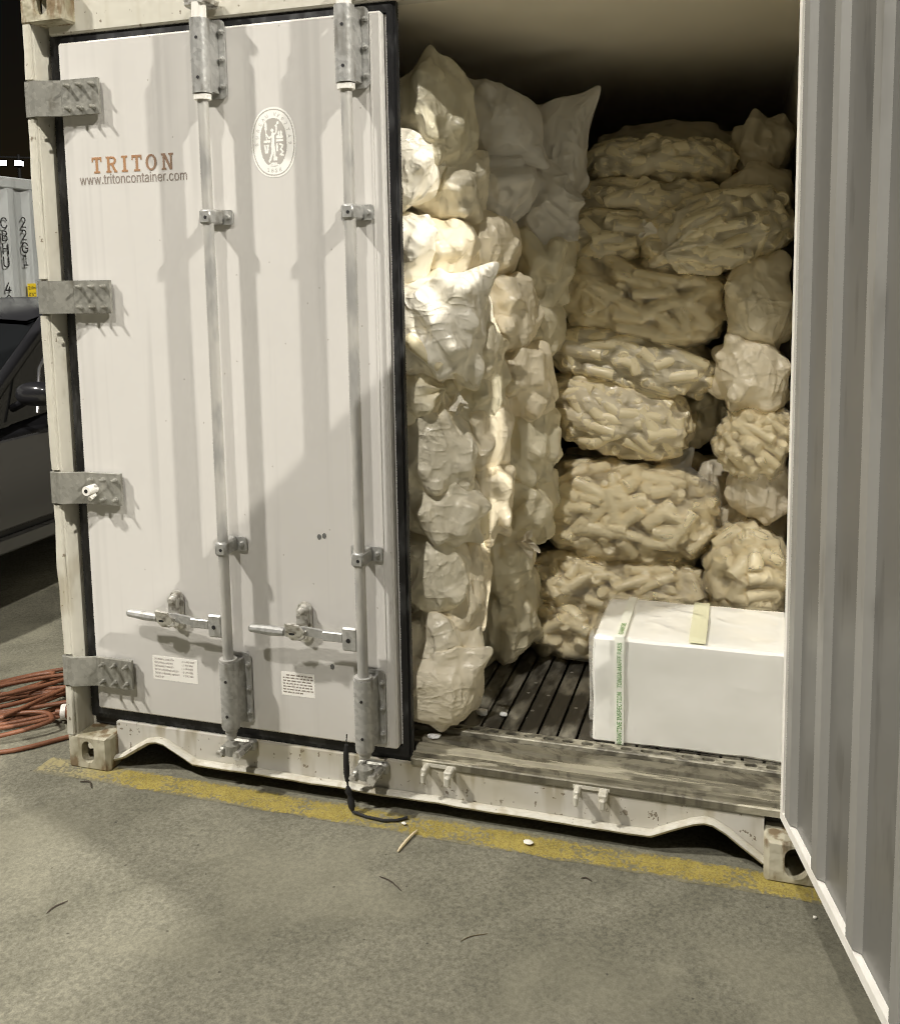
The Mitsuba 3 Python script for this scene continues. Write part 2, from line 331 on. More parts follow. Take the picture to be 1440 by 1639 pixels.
# ------------------------------------------------------------------ floodlight masts
def mast(name, foot, h, aim, irr, tint, label, weight=1.0, group=None, heads=1, size=(0.5, 0.4)):
    k = thing(name, label, "floodlight mast", group)
    fx, fy = foot
    part(k, "pole", tube([(fx, fy, 0), (fx, fy, h * 0.5), (fx, fy, h + 0.5)], [0.16, 0.12, 0.08], 12), "m_mast", 40)
    part(k, "base_plate", box(fx - .3, fx + .3, fy - .3, fy + .3, 0, .05, .01), "m_mast")
    aim = np.asarray(aim, float)
    d0 = aim - np.array([fx, fy, h]); side = np.cross(d0, [0, 0, 1]); side /= np.linalg.norm(side)
    part(k, "crossarm", tube([np.array([fx, fy, h + .35]) - side * .9, np.array([fx, fy, h + .35]) + side * .9], .05, 8), "m_mast", 40)
    for i in range(heads):
        o = np.array([fx, fy, h]) + side * ((i - (heads - 1) / 2) * 0.8) + np.array([d0[0], d0[1], 0]) / np.linalg.norm(d0[:2]) * 0.35
        d = aim - o; dist = np.linalg.norm(d); d /= dist
        s = np.cross(d, [0, 0, 1]); s /= np.linalg.norm(s); u = np.cross(s, d)
        w, hh = size
        hd = box(-w / 2 - .05, w / 2 + .05, -hh / 2 - .05, hh / 2 + .05, -.22, -0.012, .02)
        part(k, "lamp_head", frame_mesh(hd, o, s, u, d), "m_mast")
        q = np.array([[-w / 2, -hh / 2, 0], [w / 2, -hh / 2, 0], [w / 2, hh / 2, 0], [-w / 2, hh / 2, 0]])
        lens = frame_mesh(trimesh.Trimesh(q, [[0, 1, 2], [0, 2, 3]], process=False), o, s, u, d)
        # right-handed (s, u, d)? s x u = s x (s x d)... the lens must face the aim
        nrm = np.cross(lens.vertices[1] - lens.vertices[0], lens.vertices[2] - lens.vertices[0])
        if nrm @ d < 0: lens.invert()
        L = irr * dist ** 2 / (w * hh) / heads
        part(k, "lens", ply(lens, "m_mast", emitter={"type": "area", "sampling_weight": weight, "radiance": RGB(*[L * t for t in tint])}), None)
mast("floodlight_mast", *LAMPS["key"], "steel floodlight mast standing to the left in front of the container", 3.0)
mast("floodlight_mast", *LAMPS["front"], "steel floodlight mast standing far in front of the container")
mast("floodlight_mast", *LAMPS["right"], "tall steel floodlight mast standing far off to the right", 2.0)
mast("floodlight_mast", (-34.9, 40.0), 7.7, (0, 0, 0), 0.03, (1.0, 0.93, 0.75), "lit triple-head floodlight mast far off in the dark above the grey container", weight=0.05, heads=3, size=(0.42, 0.26))

# ------------------------------------------------------------------ the refrigerated container
C = thing("refrigerated_container", "large white refrigerated container with one closed and one open door, filled with plastic sacks", "shipping container")
W, H = 2.438, 2.591
def casting(x0, z0, mirror):
    b = box(0, .162, 0, .178, 0, .118, .006)
    if z0 < 1:   # bevelled inner cheek
        cut = prism_z(sg.Polygon([(.128, -.02), (.20, -.02), (.20, .05)]), -.1, .3)
        b = sub(b, cut)
    b = sub(b, box(.03, .15, .03, .15, .02, .10))
    slot = sg.LineString([(.079, .048), (.079, .076)]).buffer(.0245 if not mirror else .03)
    b = sub(b, prism_y(slot, -.05, .06))
    side = sg.LineString([(.089, .05), (.089, .07)]).buffer(.025)
    b = sub(b, prism_x(side, -.05, .06))
    if mirror:
        b.apply_transform(np.diag([-1, 1, 1, 1.0])); b.apply_translation((x0 + .162, 0, z0))
    else:
        b.apply_translation((x0, 0, z0))
    return b
for x0, z0, mir in ((0, 0, 0), (W - .162, 0, 1), (0, H - .118, 0), (W - .162, H - .118, 1)):
    part(C, "corner_casting", casting(x0, z0, mir), "m_casting", label="rusty steel corner casting with an oval hole")
# corner posts: thin proud outer strip, return, inner channel
def post(mir, strip=False, z0=.118, z1=H - .118):
    if strip:
        pl = sg.Polygon([(.0005, .005), (.006, .0), (.027, .0), (.031, .004), (.031, .0118), (.0005, .0118)])
    else:
        pl = sg.Polygon([(.001, .012), (.0325, .012), (.0345, .016), (.041, .088), (.060, .094), (.060, .14), (.001, .14)])
    m = prism_z(pl, z0, z1)
    m = m.subdivide_to_size(.06)
    v = np.array(m.vertices)
    if strip: v[:, :2] += (meshkit.fbm(np.c_[v[:, 2] * 7, v[:, 2] * 0, v[:, 2] * 0], 3, 4)[:, None] - .5) * .006
    m.vertices = v
    if mir:
        m.apply_transform(np.diag([-1, 1, 1, 1.0])); m.apply_translation((W, 0, 0))
    return m
HZ = [(2.187, 2.297), (1.562, 1.668), (.931, 1.036), (.298, .398)]
zz = sorted([.1185, H - .1185] + [z + d for z0_, z1_ in HZ for z, d in ((z0_, -.007), (z1_, .007))])
for mir in (0, 1):
    for a, b in zip(zz[::2], zz[1::2]): part(C, "post_strip", post(mir, True, a, b), "m_frame", 40)
part(C, "corner_post", post(0), "m_frame"); part(C, "corner_post", post(1), "m_frame")
# bottom rail with fork arches
arch_l = [(.160, .030), (.200, .046), (.262, .086), (.298, .108), (.330, .114), (.362, .110), (.400, .092), (.470, .056)]
arch_r = [(1.966, .056), (2.03, .087), (2.087, .112), (2.115, .119), (2.140, .117), (2.180, .098), (2.276, .030)]
low = arch_l + arch_r
xs = np.linspace(2.276, .160, 60)
top = lambda x: .158 if x < 1.24 else .176
rail_poly = sg.Polygon(low + [(2.276, .176), (1.24, .176), (1.24, .158), (.160, .158)])
rail = prism_y(rail_poly, .055, .075)
part(C, "bottom_rail", rail, "m_rail")
lip = []
pts = np.array(low); dense = [pts[0]]
for a, b in zip(pts[:-1], pts[1:]):
    n = max(2, int(np.linalg.norm(b - a) / .03)); dense += [a + (b - a) * t for t in np.linspace(0, 1, n + 1)[1:]]
dense = np.array(dense)
wob = (meshkit.fbm(np.c_[dense[:, 0] * 9, dense[:, 0] * 0, dense[:, 0] * 0], 3, 5) - .5) * .005
path = np.c_[dense[:, 0], .043 + wob, dense[:, 1] + .004 + wob * .5]
lipm = tube(path, .0105, 8); v = np.array(lipm.vertices); v[:, 1] = .045 + (v[:, 1] - .045) * 1.45; lipm.vertices = v
part(C, "rail_lip", lipm, "m_frame", 60, label="bent cream lip along the lower edge of the bottom rail")
# bent dents / underside
part(C, "underside", box(.05, W - .05, .09, 6.0, .125, .160), "m_dark_under")
part(C, "underside", box(.25, .33, .2, 5.9, .03, .1245), "m_dark_under"); part(C, "underside", box(W - .33, W - .25, .2, 5.9, .03, .1245), "m_dark_under")
part(C, "bottom_rail_rear", box(.162, W - .162, 5.95, 6.05, .02, .123), "m_rail")
# threshold: stepped aluminium sill on the open side
sill = prism_x(sg.Polygon([(.0485, .160), (.0485, .1795), (.052, .183), (.066, .183), (.068, .190), (.082, .190), (.084, .184), (.098, .184), (.101, .194), (.125, .194), (.128, .188), (.150, .188), (.154, .198), (.196, .198), (.196, .160)]), 1.236, 2.352)
sill = sill.subdivide_to_size(.05); v = np.array(sill.vertices)
v[:, 2] += (meshkit.fbm(v * [7, 30, 7], 3, 2) - .5) * .006 * (v[:, 2] > .175); sill.vertices = v
part(C, "door_sill", sill, "m_sill", 35, label="dirty scuffed stepped door sill")
part(C, "door_sill", box(.075, 1.2355, .13, .196, .160, .196), "m_sill")
# slotted end bar of the floor
bar = box(1.0, 2.352, .198, .244, .161, .213, .003)
slots = []
for i in range(22):
    x = 1.03 + i * .0605
    slots.append(prism_z(sg.LineString([(x - .010, .221), (x + .010, .221)]).buffer(.0088), .17, .25))
    slots.append(prism_y(sg.LineString([(x - .010, .187), (x + .010, .187)]).buffer(.0105), .17, .206))
part(C, "floor_end_bar", sub(bar, *slots), "m_bar", 30, label="slotted aluminium bar across the floor front")
part(C, "floor_pan", box(.075, 2.362, .1965, 5.8, .161, .166), "m_tfloor")
nb = 36
for i in range(nb):
    x = .10 + (i + .5) * (2.34 - .10) / nb
    wv = .0268
    m = prism_y(sg.Polygon([(x - .004, .1665), (x + .004, .1665), (x + .004, .205), (x + wv, .206), (x + wv, .211), (x + wv - .003, .2125), (x - wv + .003, .2125), (x - wv, .211), (x - wv, .206), (x - .004, .205)]), .2445, 2.2)
    part(C, "floor_bar", m, "m_tfloor")
part(C, "side_wall", box(.001, .072, .141, 6.0, .161, H - .12), "m_wall"); part(C, "side_wall", box(W - .074, W - .001, .141, 6.0, .161, H - .12), "m_wall")
part(C, "rear_wall", box(.0725, W - .0745, 5.82, 5.99, .166, 2.47), "m_wall")
part(C, "ceiling", box(.0725, W - .0745, .125, 5.80, 2.452, 2.468), "m_ceiling", label="dim beige ceiling panel inside the container")
part(C, "roof", box(.004, W - .004, .10, 6.02, 2.4685, H - .02), "m_frame")
hd = prism_x(sg.Polygon([(.056, 2.452), (.060, 2.446), (.120, 2.446), (.1245, 2.452), (.1245, 2.468), (.095, 2.468), (.095, 2.56), (.056, 2.56)]), .0605, W - .0605)
part(C, "header", hd, "m_frame")

# ---- closed left door
DX0, DX1, DZ0, DZ1, DY = .101, 1.198, .206, 2.416, .040
panel = box(DX0, DX1, DY, .105, DZ0, DZ1, .006)
D = part(C, "door", panel, "m_door", 30, label="closed white left door with two locking rods")
part(D, "edge_trim", cat([box(DX1 - .034, DX1 - .030, DY - .0022, DY + .004, DZ0 + .006, DZ1 - .006), box(DX1 + .0005, DX1 + .012, .068, .100, DZ0 + .004, DZ1 - .004, .003)]), "m_door")
def ring(x0, x1, z0, z1, o, i):
    return sg.box(x0 - o, z0 - o, x1 + o, z1 + o).buffer(0).buffer(.012).buffer(-.0) .difference(sg.box(x0 - i, z0 - i, x1 + i, z1 + i))
def lopsided(l, r, b, t, i):
    return sg.box(DX0 - l, DZ0 - b, DX1 + .012 + r, DZ1 + t).buffer(-.008).buffer(.008).difference(sg.box(DX0 - i, DZ0 - i, DX1 + .012 + i, DZ1 + i))
gk = cat([prism_y(lopsided(.052, .023, .048, .036, -.002), .0715, .0925), prism_y(lopsided(.030, .017, .030, .020, -.002), .060, .0712)])
part(D, "gasket", gk, "m_rubber", label="black rubber door gasket, scuffed along the free edge")
def hinge(z0, z1, stud=False):
    ln = sg.LineString([(.010, .006), (.044, -.004), (.118, .024), (.128, .0255), (.258, .0255)]).buffer(.0062, join_style=1, cap_style=2)
    m = [prism_z(ln, z0, z1), cyl((.010, .008, z0), (.010, .008, z1), .0135, 16)]
    plate = box(.126, .262, .0165, .0192, z0, z1)
    m.append(plate)
    for ix, x in enumerate((.150, .196, .242)):
        for z in (z1 - .020, z0 + .020):
            if stud and ix == 0 and z > (z0 + z1) / 2: pass
            m.append(cyl((x, .0190, z), (x, .0085, z), .0085, 6)); m.append(cyl((x, .0085, z), (x, -.010, z), .0060, 10, .0045))
    return cat(m)
for i, (z0, z1) in enumerate(HZ):
    part(D, "hinge", hinge(z0, z1, i == 2), "m_hinge", 30)
st = tube([(.160, .016, .985), (.160, -.028, .985)], .0155, 20)
part(D, "cap_stud", cat([st, tube([(.160, .014, .965), (.160, -.012, .955)], .008, 10)]), "m_white_trim", 40, label="white hollow cap stud on the third hinge")
part(D, "stud_hole", cyl((.160, -.0275, .985), (.160, -.0292, .985), .0065, 12), "m_black")

RODY = -.024
def bracket(x, z0, z1, up):
    """guide tube on a bolted plate"""
    m = [cyl((x, RODY, z0), (x, RODY, z1), .0295, 28)]
    pl = prism_y(sg.box(x - .033, z0 + .008, x + .033, z1 - .008).buffer(.016), .0285, .0345)
    m.append(pl)
    m.append(box(x - .027, x + .027, RODY, .0285, z0 + .006, z1 - .006))
    h = z1 - z0
    for s in (-1, 1):
        for t in (.13, .5, .87):
            z = z0 + h * t
            m.append(cyl((x + s * .0405, .0285, z), (x + s * .0405, .0205, z), .0085, 6)); m.append(cyl((x + s * .0405, .0205, z), (x + s * .0405, .0140, z), .0055, 10, .003))
    return cat(m)
def holes(x, z0, z1):
    return cat([cyl((x + .004, RODY - .0288, z), (x + .004, RODY - .0302, z), .0048, 12) for z in (z0 + .2 * (z1 - z0), z0 + .73 * (z1 - z0))])
for ri, (x, hz) in enumerate(((.655, .576), (1.115, .579))):
    rod = part(D, "lock_rod", tube([(x, RODY, z) for z in np.linspace(.205, 2.56, 40)], .0165, 22), "m_rod", 40, label=["galvanised locking rod nearer the hinges", "galvanised locking rod nearer the open doorway"][ri])
    tb0, tb1 = (2.212, 2.425) if ri == 0 else (2.210, 2.420)
    part(D, "rod_bracket", bracket(x, tb0, tb1, 1), "m_galv", 40); part(D, "bolt_hole", holes(x, tb0, tb1), "m_black")
    for q_ in [cyl((x, RODY, tb0 - .018), (x, RODY, tb0 - .002), .0255, 24), cyl((x, RODY, tb1 + .001), (x, RODY, tb1 + .045), .0215, 24)]: part(D, "rod_collar", q_, "m_white_trim", 40)
    bb0, bb1 = (.245, .462) if ri == 0 else (.232, .455)
    part(D, "rod_bracket", bracket(x, bb0, bb1, 0), "m_galv", 40); part(D, "bolt_hole", holes(x, bb0, bb1), "m_black")
    for q_ in [cyl((x, RODY, bb1 + .001), (x, RODY, bb1 + .008), .0275, 24), cyl((x, RODY, bb0 - .006), (x, RODY, bb0 - .001), .0275, 24), cyl((x, RODY, bb0 - .022), (x, RODY, bb0 - .0062), .0195, 24)]: part(D, "rod_collar", q_, "m_rod", 40)
    for gz in (1.852, .830):
        gm = [box(x - .0195, x + .0195, RODY - .0215, .0335, gz - .022, gz + .022, .006), prism_y(sg.box(x - .045, gz - .016, x + .045, gz + .016).buffer(.006), .0300, .0352)]
        for s in (-1, 1): gm.append(cyl((x + s * .036, .0300, gz), (x + s * .036, .0200, gz), .0085, 10, .006))
        part(D, "rod_guide", cat(gm), "m_galv", 40)
        part(D, "bolt_hole", cyl((x + .003, RODY - .0212, gz - .002), (x + .003, RODY - .0222, gz - .002), .0052, 12), "m_black")
    # cam at the rod foot with its keeper
    cm = [cyl((x, RODY, bb0 - .094), (x, RODY, bb0 - .062), .0225, 18), box(x - .040, x - .020, RODY - .016, .028, bb0 - .104, bb0 - .070, .005), box(x - .020, x + .040, RODY + .006, .028, bb0 - .100, bb0 - .080, .004),
          box(x - .052, x + .050, .030, .0545, bb0 - .110, bb0 - .074, .006)]
    part(D, "lock_cam", cat(cm), "m_hinge", 35)
    part(D, "cam_bolt", cat([cyl((x + .026, RODY - .020, bb0 - .090), (x + .026, .0299, bb0 - .090), .0150, 6)]), "m_galv_worn", 30)
    part(D, "cam_bolt", cat([cyl((x - .036, RODY - .024, bb0 - .090), (x - .036, RODY - .0162, bb0 - .090), .0120, 6)]), "m_galv_worn", 30)
    part(D, "lock_cam", cat([box(x - .03, x + .03, -.03, .05, 2.468, 2.495, .006), cyl((x + .02, -.045, 2.482), (x + .02, .03, 2.482), .016, 8), box(x - .055, x - .022, -.02, .055, 2.465, 2.50, .006)]), "m_galv_worn", 35)
    # handle: clamp on the rod, lever to the left, catch
    hm = [box(x - .062, x - .012, RODY - .012, RODY + .006, hz - .038, hz + .036, .005), box(x - .128, x - .060, RODY - .010, RODY + .002, hz - .014, hz + .016, .003)]
    lev = sg.LineString([(x - .120, hz + .002), (x - .190, hz + .010), (x - .245, hz + .002)]).buffer(.013).union(sg.LineString([(x - .245, hz + .002), (x - .362, hz + .006)]).buffer(.0105))
    y1 = RODY - .002 if ri else RODY + .012
    lm = prism_y(lev, -.006, .004)
    lm = lm.subdivide_to_size(.02); v = np.array(lm.vertices); tt = np.clip((x - .12 - v[:, 0]) / .24, 0, 1)
    v[:, 1] += RODY + (.006 if ri == 0 else -.018) * tt + .002; lm.vertices = v
    hm.append(lm)
    gl = tube([(x - .255, RODY + (.006 if ri == 0 else -.018) * .56, hz + .002), (x - .300, RODY + (.006 if ri == 0 else -.018) * .75, hz + .004), (x - .365, RODY + (.006 if ri == 0 else -.018), hz + .007)], [.0135, .0155, .0115], 10)
    hm.append(gl)
    part(D, "handle", cat(hm), "m_galv", 35)
    part(D, "bolt_hole", cyl((x - .040, RODY - .0118, hz - .004), (x - .040, RODY - .0132, hz - .004), .0070, 12), "m_black")
    cx = x - .215
    ct = [prism_y(sg.LineString([(cx, hz + .055), (cx, hz - .028)]).buffer(.0245), .0300, .0352), prism_y(sg.LineString([(cx - .002, hz + .052), (cx - .002, hz + .010)]).buffer(.0180), .0120, .0299),
          cyl((cx - .002, .012, hz + .055), (cx - .002, -.006, hz + .055), .0125, 10, .009), cyl((cx, .031, hz - .030), (cx, .020, hz - .030), .0125, 10, .010)]
    flap = prism_y(sg.Polygon([(cx - .026, hz + .034), (cx + .014, hz + .030), (cx + .030, hz + .010), (cx + .010, hz - .016), (cx - .012, hz - .018), (cx - .026, hz - .002)]).buffer(.003), RODY - .026, RODY - .019)
    ct.append(rotm(flap, .25, [1, 0, 0], (cx, RODY - .02, hz + .03)))
    ct.append(tube([(cx + .022, RODY - .018, hz + .004), (cx + .034, RODY - .010, hz + .012), (cx + .030, RODY - .012, hz - .010), (cx + .012, RODY - .018, hz - .016)], .0035, 6))
    part(D, "handle_catch", cat(ct), "m_galv_worn", 35)
    part(D, "bolt_hole", prism_y(sg.LineString([(cx - .010, hz + .006), (cx + .002, hz + .006)]).buffer(.0032), RODY - .0305, RODY - .0285), "m_black")

# lettering on the door
def slab(ch, h=1.0):
    B, LS = sg.box, sg.LineString
    s, b = .085, .15   # half stem, serif thickness
    if ch == "T":
        q = B(-.36, 1 - b, .36, 1).union(B(-s, 0, s, 1)).union(B(-.22, 0, .22, b * .8)).union(B(-.36, .70, -.28, 1)).union(B(.28, .70, .36, 1))
    elif ch == "I":
        q = B(-s, 0, s, 1).union(B(-.22, 0, .22, b * .8)).union(B(-.22, 1 - b * .8, .22, 1))
    elif ch == "R":
        bowl = affinity.scale(sg.Point(.06, .74).buffer(.26), 1.15, 1.0).difference(affinity.scale(sg.Point(.06, .74).buffer(.15), 1.0, .9)).intersection(B(0, .4, 1, 1.1))
        q = B(-.27 - s + .06, 0, -.27 + s + .06, 1).union(B(-.38, 0, -.02, b * .8)).union(B(-.38, 1 - b * .8, .08, 1)).union(B(-.2, .46, .08, .58)).union(bowl).union(LS([(.06, .5), (.28, .06)]).buffer(.08, cap_style=2)).union(B(.2, 0, .42, b * .8))
    elif ch == "O":
        q = affinity.scale(sg.Point(0, .5).buffer(.5, 32), .78, 1.0).difference(affinity.scale(sg.Point(0, .5).buffer(.5, 32), .46, .76))
    else:
        q = B(-.32, 0, -.20, 1).union(B(.20, 0, .32, 1)).union(sg.Polygon([(-.34, 1), (-.14, 1), (.32, 0), (.16, 0)])).union(B(-.42, 0, -.10, b * .8)).union(B(-.42, 1 - b * .8, -.16, 1)).union(B(.10, 1 - b * .8, .42, 1))
    return affinity.scale(q, h, h, origin=(0, 0))
lets = []
for ch, x in zip("TRITON", (.224, .278, .327, .372, .424, .482)):
    lets.append(affinity.translate(slab(ch, .050), x, 2.006))
part(D, "lettering", prism_y(shapely.union_all(lets), DY - .0014, DY - .0004), "m_ink_bronze", label="bronze slab serif name lettering")
tm = stext("www.tritoncontainer.com", .030); s = .392 / (tm.bounds[1][0] - tm.bounds[0][0]); tm.apply_scale([s, 1, 1])
part(D, "web_address", on_front(tm, .156, DY - .0004, 1.972), "m_ink_grey", label="grey web address below the name")
# oval emblem
ec = np.array([.849, 2.068])
def oval(a, b, p=2.25):
    t = np.linspace(0, 2 * np.pi, 73)[:-1]
    return sg.Polygon(np.c_[ec[0] + a * np.sign(np.cos(t)) * np.abs(np.cos(t)) ** (2 / p), ec[1] + b * np.sign(np.sin(t)) * np.abs(np.sin(t)) ** (2 / p)])
E1 = part(D, "emblem", prism_y(oval(.0735, .1025), DY - .0010, DY - .0003), "m_decal_white", label="white oval certification emblem with a standing figure")
grey = [oval(.0690, .0975).difference(oval(.0660, .0940)), oval(.0435, .0710)]
fig = []
P = lambda x, y: (ec[0] + x * .0435, ec[1] + y * .0710)
LS = lambda pts, w: sg.LineString([P(*q) for q in pts]).buffer(w, cap_style=1)
fig += [sg.Point(*P(-.08, .50)).buffer(.0052), LS([(-.04, .36), (-.02, .05), (-.10, -.15)], .0045), LS([(.02, .32), (.22, .40), (.26, .62), (.18, .68)], .0024), sg.Point(*P(.36, .80)).buffer(.0042), LS([(.22, .68), (.36, .80)], .0018),
        LS([(-.06, .30), (-.32, .18), (-.55, .36)], .0024), LS([(-.55, .78), (-.55, .55)], .0040), LS([(-.55, .55), (-.52, .12)], .0014), LS([(-.06, -.1), (-.12, -.45), (-.34, -.78)], .0034), LS([(0, -.1), (.06, -.42), (.04, -.70)], .0034), LS([(.04, -.70), (.18, -.70)], .0036),
        sg.Point(*P(.18, -.64)).buffer(.0040), sg.box(*P(-.74, .0), *P(-.22, .10)), sg.box(*P(.20, .03), *P(.74, .12)), LS([(-.66, -.12), (-.60, -.40), (-.48, -.40), (-.42, -.12)], .0030), LS([(-.50, -.12), (-.38, -.12)], .002), LS([(.26, -.08), (.26, -.34)], .0030),
        LS([(.48, -.08), (.70, -.14), (.52, -.30), (.70, -.40), (.50, -.52), (.72, -.54)], .0024), LS([(.30, .22), (.50, .20), (.66, .22)], .0040), LS([(.42, .25), (.42, .42)], .0028), LS([(.60, .25), (.60, .44)], .0028),
        LS([(-.20, -.86), (.20, -.86)], .0022), LS([(0, -.84), (0, -.94)], .002), LS([(-.36, -.93), (.36, -.93)], .0022)]
grey[1] = grey[1].difference(shapely.union_all(fig))
gm = [prism_y(shapely.union_all(grey), DY - .0014, DY - .0008)]
def arc_text(txt, angs, a, b, h):
    for ch, an in zip(txt, angs):
        if ch == " ": continue
        t = stext(ch, h, True, .0005); t.apply_translation((-t.bounds.mean(0)[0], -h / 2, 0))
        an_ = math.radians(an); c, s = math.cos(an_), math.sin(an_)
        nx, nz = c / a, s / b; L = math.hypot(nx, nz); nx, nz = nx / L, nz / L
        gm.append(frame_mesh(t, (ec[0] + a * c, DY - .0008, ec[1] + b * s), (nz, 0, -nx), (nx, 0, nz), (0, -1, 0)))
arc_text("BUREAU VERITAS", np.linspace(183, -3, 14), .0545, .0825, .0095)
for ch, x in zip("1828", (-.020, -.0065, .0065, .020)):
    t = stext(ch, .0105, True, .0005); t.apply_translation((-t.bounds.mean(0)[0], 0, 0)); gm.append(on_front(t, ec[0] + x, DY - .0008, ec[1] - .0885 + abs(x) * .15))
part(D, "emblem_print", cat(gm), "m_decal_grey")
# stickers
part(D, "data_sticker", box(.330, .500, DY - .0009, DY - .0003, .338, .420), "m_sticker", label="small white sticker of dimensions")
tx = []
for i, (a, b) in enumerate((("INTERNAL LENGTH", ": 11 586 MM"), ("INTERNAL WIDTH", ": 2 290 MM"), ("INTERNAL HEIGHT", ": 2 250 MM"), ("DOOR OPENING WIDTH", ": 2 290 MM"), ("DOOR OPENING HEIGHT", ": 2 200 MM"), ("MADE BY", ""))):
    z = .4065 - i * .0122
    tx.append(on_front(stext(a, .0058, True, .0004), .337, DY - .0008, z))
    if b: tx.append(on_front(stext(b, .0058, True, .0004), .440, DY - .0008, z))
part(D, "sticker_print", cat(tx), "m_ink_grey")
part(D, "data_sticker", box(.806, .922, DY - .0009, DY - .0003, .340, .418), "m_sticker", label="small white sticker of close printed lines")
tx = []
for i in range(7):
    x = .812 + (.012 if i == 0 else 0); z = .408 - i * .0095
    while x < .912 - (.03 if i == 6 else 0):
        wl = rng.uniform(.006, .016); tx.append(box(x, min(x + wl, .917), DY - .0012, DY - .0008, z - .0022, z + .0022)); x += wl + .0035
part(D, "sticker_print", cat(tx), "m_ink_grey")
for x, z in ((.955, .868), (.972, .872), (.985, .452)): part(D, "scuff", prism_y(affinity.scale(sg.Point(x, z).buffer(.007, 5), 1, 1.3), DY - .0008, DY - .0003), "m_grey_paint")

# keepers of the right door on the rail
for x in (1.323, 1.790):
    km = []
    for s, w in ((-.034, .018), (.042, .026)):
        km += [box(x + s - w / 2, x + s + w / 2, .012, .054, .148, .172, .004), box(x + s - w * .35, x + s + w * .35, .002, .020, .128, .160, .004)]
    km.append(box(x - .05, x + .06, .048, .0545, .160, .1745, .002))
    part(C, "cam_keeper", cat(km), "m_frame")

# ---- open right door
p0 = np.array([2.315, -.080, 0]); ds = np.array([.236, -.9718, 0]); ds /= np.linalg.norm(ds); dn = np.array([ds[1], -ds[0], 0])   # dn faces the camera side
def dloc(m): return frame_mesh(m, p0, ds, -dn, (0, 0, 1))          # local x along the leaf, local y INTO the leaf, z up
def dply(m): 
    m = dloc(m)
    return m
LZ0, LZ1, LS_ = .236, 2.430, 1.15
D2 = part(C, "door", dply(box(0.012, LS_ - .012, .012, .085, LZ0 + .012, LZ1 - .012, .004)), "m_liner", label="open right door with a grey ribbed inner lining")
fr = prism_y(sg.box(0, LZ0, LS_, LZ1).difference(sg.box(.020, LZ0 + .026, LS_ - .02, LZ1 - .026)), -.004, .0118)
part(D2, "edge_trim", dply(fr), "m_white_trim", label="white edge strip around the open door")
part(D2, "gasket", dply(prism_y(sg.box(-.012, LZ0 - .012, LS_ + .012, LZ1 + .012).difference(sg.box(.003, LZ0 + .003, LS_ - .003, LZ1 - .003)), .0125, .040)), "m_rubber")
for s0 in (.028, .242, .474, .704, .934):
    rib = sg.Polygon([(s0, .0125), (s0 + .012, -.004), (s0 + .052, -.004), (s0 + .066, .0125)])
    part(D2, "rib", dply(prism_z(rib, LZ0 + .030, LZ1 - .028)), "m_rib")
for z0, z1 in HZ:
    a = np.array([W - .012, .006, 0]); b = p0 - dn * .080 + ds * .10
    ln = sg.LineString([tuple(a[:2]), tuple((p0 - dn * .088)[:2]), tuple(b[:2] - dn[:2] * .008)]).buffer(.006)
    part(D2, "hinge", prism_z(ln, z0, z1), "m_galv")
part(D2, "outer_skin", dply(box(0.004, LS_ - .004, .0855, .092, LZ0 + .004, LZ1 - .004)), "m_door")

# ------------------------------------------------------------------ cassava and bags
def piece_mesh(seed, n=11):
    """unit cassava piece along z: radius ~1, length 2; uv.y: 0..1 on the cut caps (radius), 2 on the side"""
    r = np.random.default_rng(seed)
    zs = np.array([-1, -.94, -.35, .35, .94, 1.0]); rad = np.array([.88, 1.0, 1.04, 1.0, .93, .82]) * np.linspace(1.06, r.uniform(.72, .95), 6)
    bend = np.c_[r.uniform(-.12, .12) * (1 - zs ** 2), r.uniform(-.25, .25) * (1 - zs ** 2)]
    ang = np.arange(n) * 2 * np.pi / n; V, UV, F = [], [], []
    for i, z in enumerate(zs):
        w = 1 + .06 * np.sin(2 * ang + r.uniform(0, 6)) + r.normal(0, .02, n)
        V.append(np.c_[rad[i] * w * np.cos(ang) + bend[i, 0], rad[i] * w * np.sin(ang) + bend[i, 1], np.full(n, z)]); UV.append(np.full((n, 2), 2.0))
    for i in range(5):
        for j in range(n):
            k = (j + 1) % n; F += [[i * n + j, i * n + k, (i + 1) * n + k], [i * n + j, (i + 1) * n + k, (i + 1) * n + j]]
    tot = 6 * n
    for end, base in ((0, 0), (1, 5 * n)):
        rim = np.vstack(V)[base:base + n]; c = rim.mean(0); c0 = tot
        V.append(rim); UV.append(np.c_[np.zeros(n), np.ones(n)]); V.append(c[None] - [0, 0, .02 * (1 if end else -1)]); UV.append(np.zeros((1, 2))); tot += n + 1
        for j in range(n):
            k = (j + 1) % n; F.append([c0 + n, c0 + k, c0 + j] if end == 0 else [c0 + n, c0 + j, c0 + k])
    return trimesh.Trimesh(np.vstack(V), np.array(F), process=False), np.vstack(UV)
PIECES = []
for i in range(8):
    m, uv = piece_mesh(100 + i)
    PIECES.append(ply(m, "m_cassava", True, uv=uv))

import scipy.sparse as sp
ICO = {n: trimesh.creation.icosphere(subdivisions=n) for n in (3, 4, 5)}

SMOOTH = {}
for n_, m_ in ICO.items():
    ed = m_.edges_unique; ed = np.vstack([ed, ed[:, ::-1]])
    a_ = sp.csr_matrix((np.ones(len(ed)), (ed[:, 0], ed[:, 1])), shape=(len(m_.vertices),) * 2)
    SMOOTH[n_] = sp.diags(1 / np.asarray(a_.sum(1)).ravel()) @ a_

def sup(dirs, semi, e):
    k = (np.abs(dirs / semi) ** e).sum(1) ** (-1 / e)
    return dirs * k[:, None]

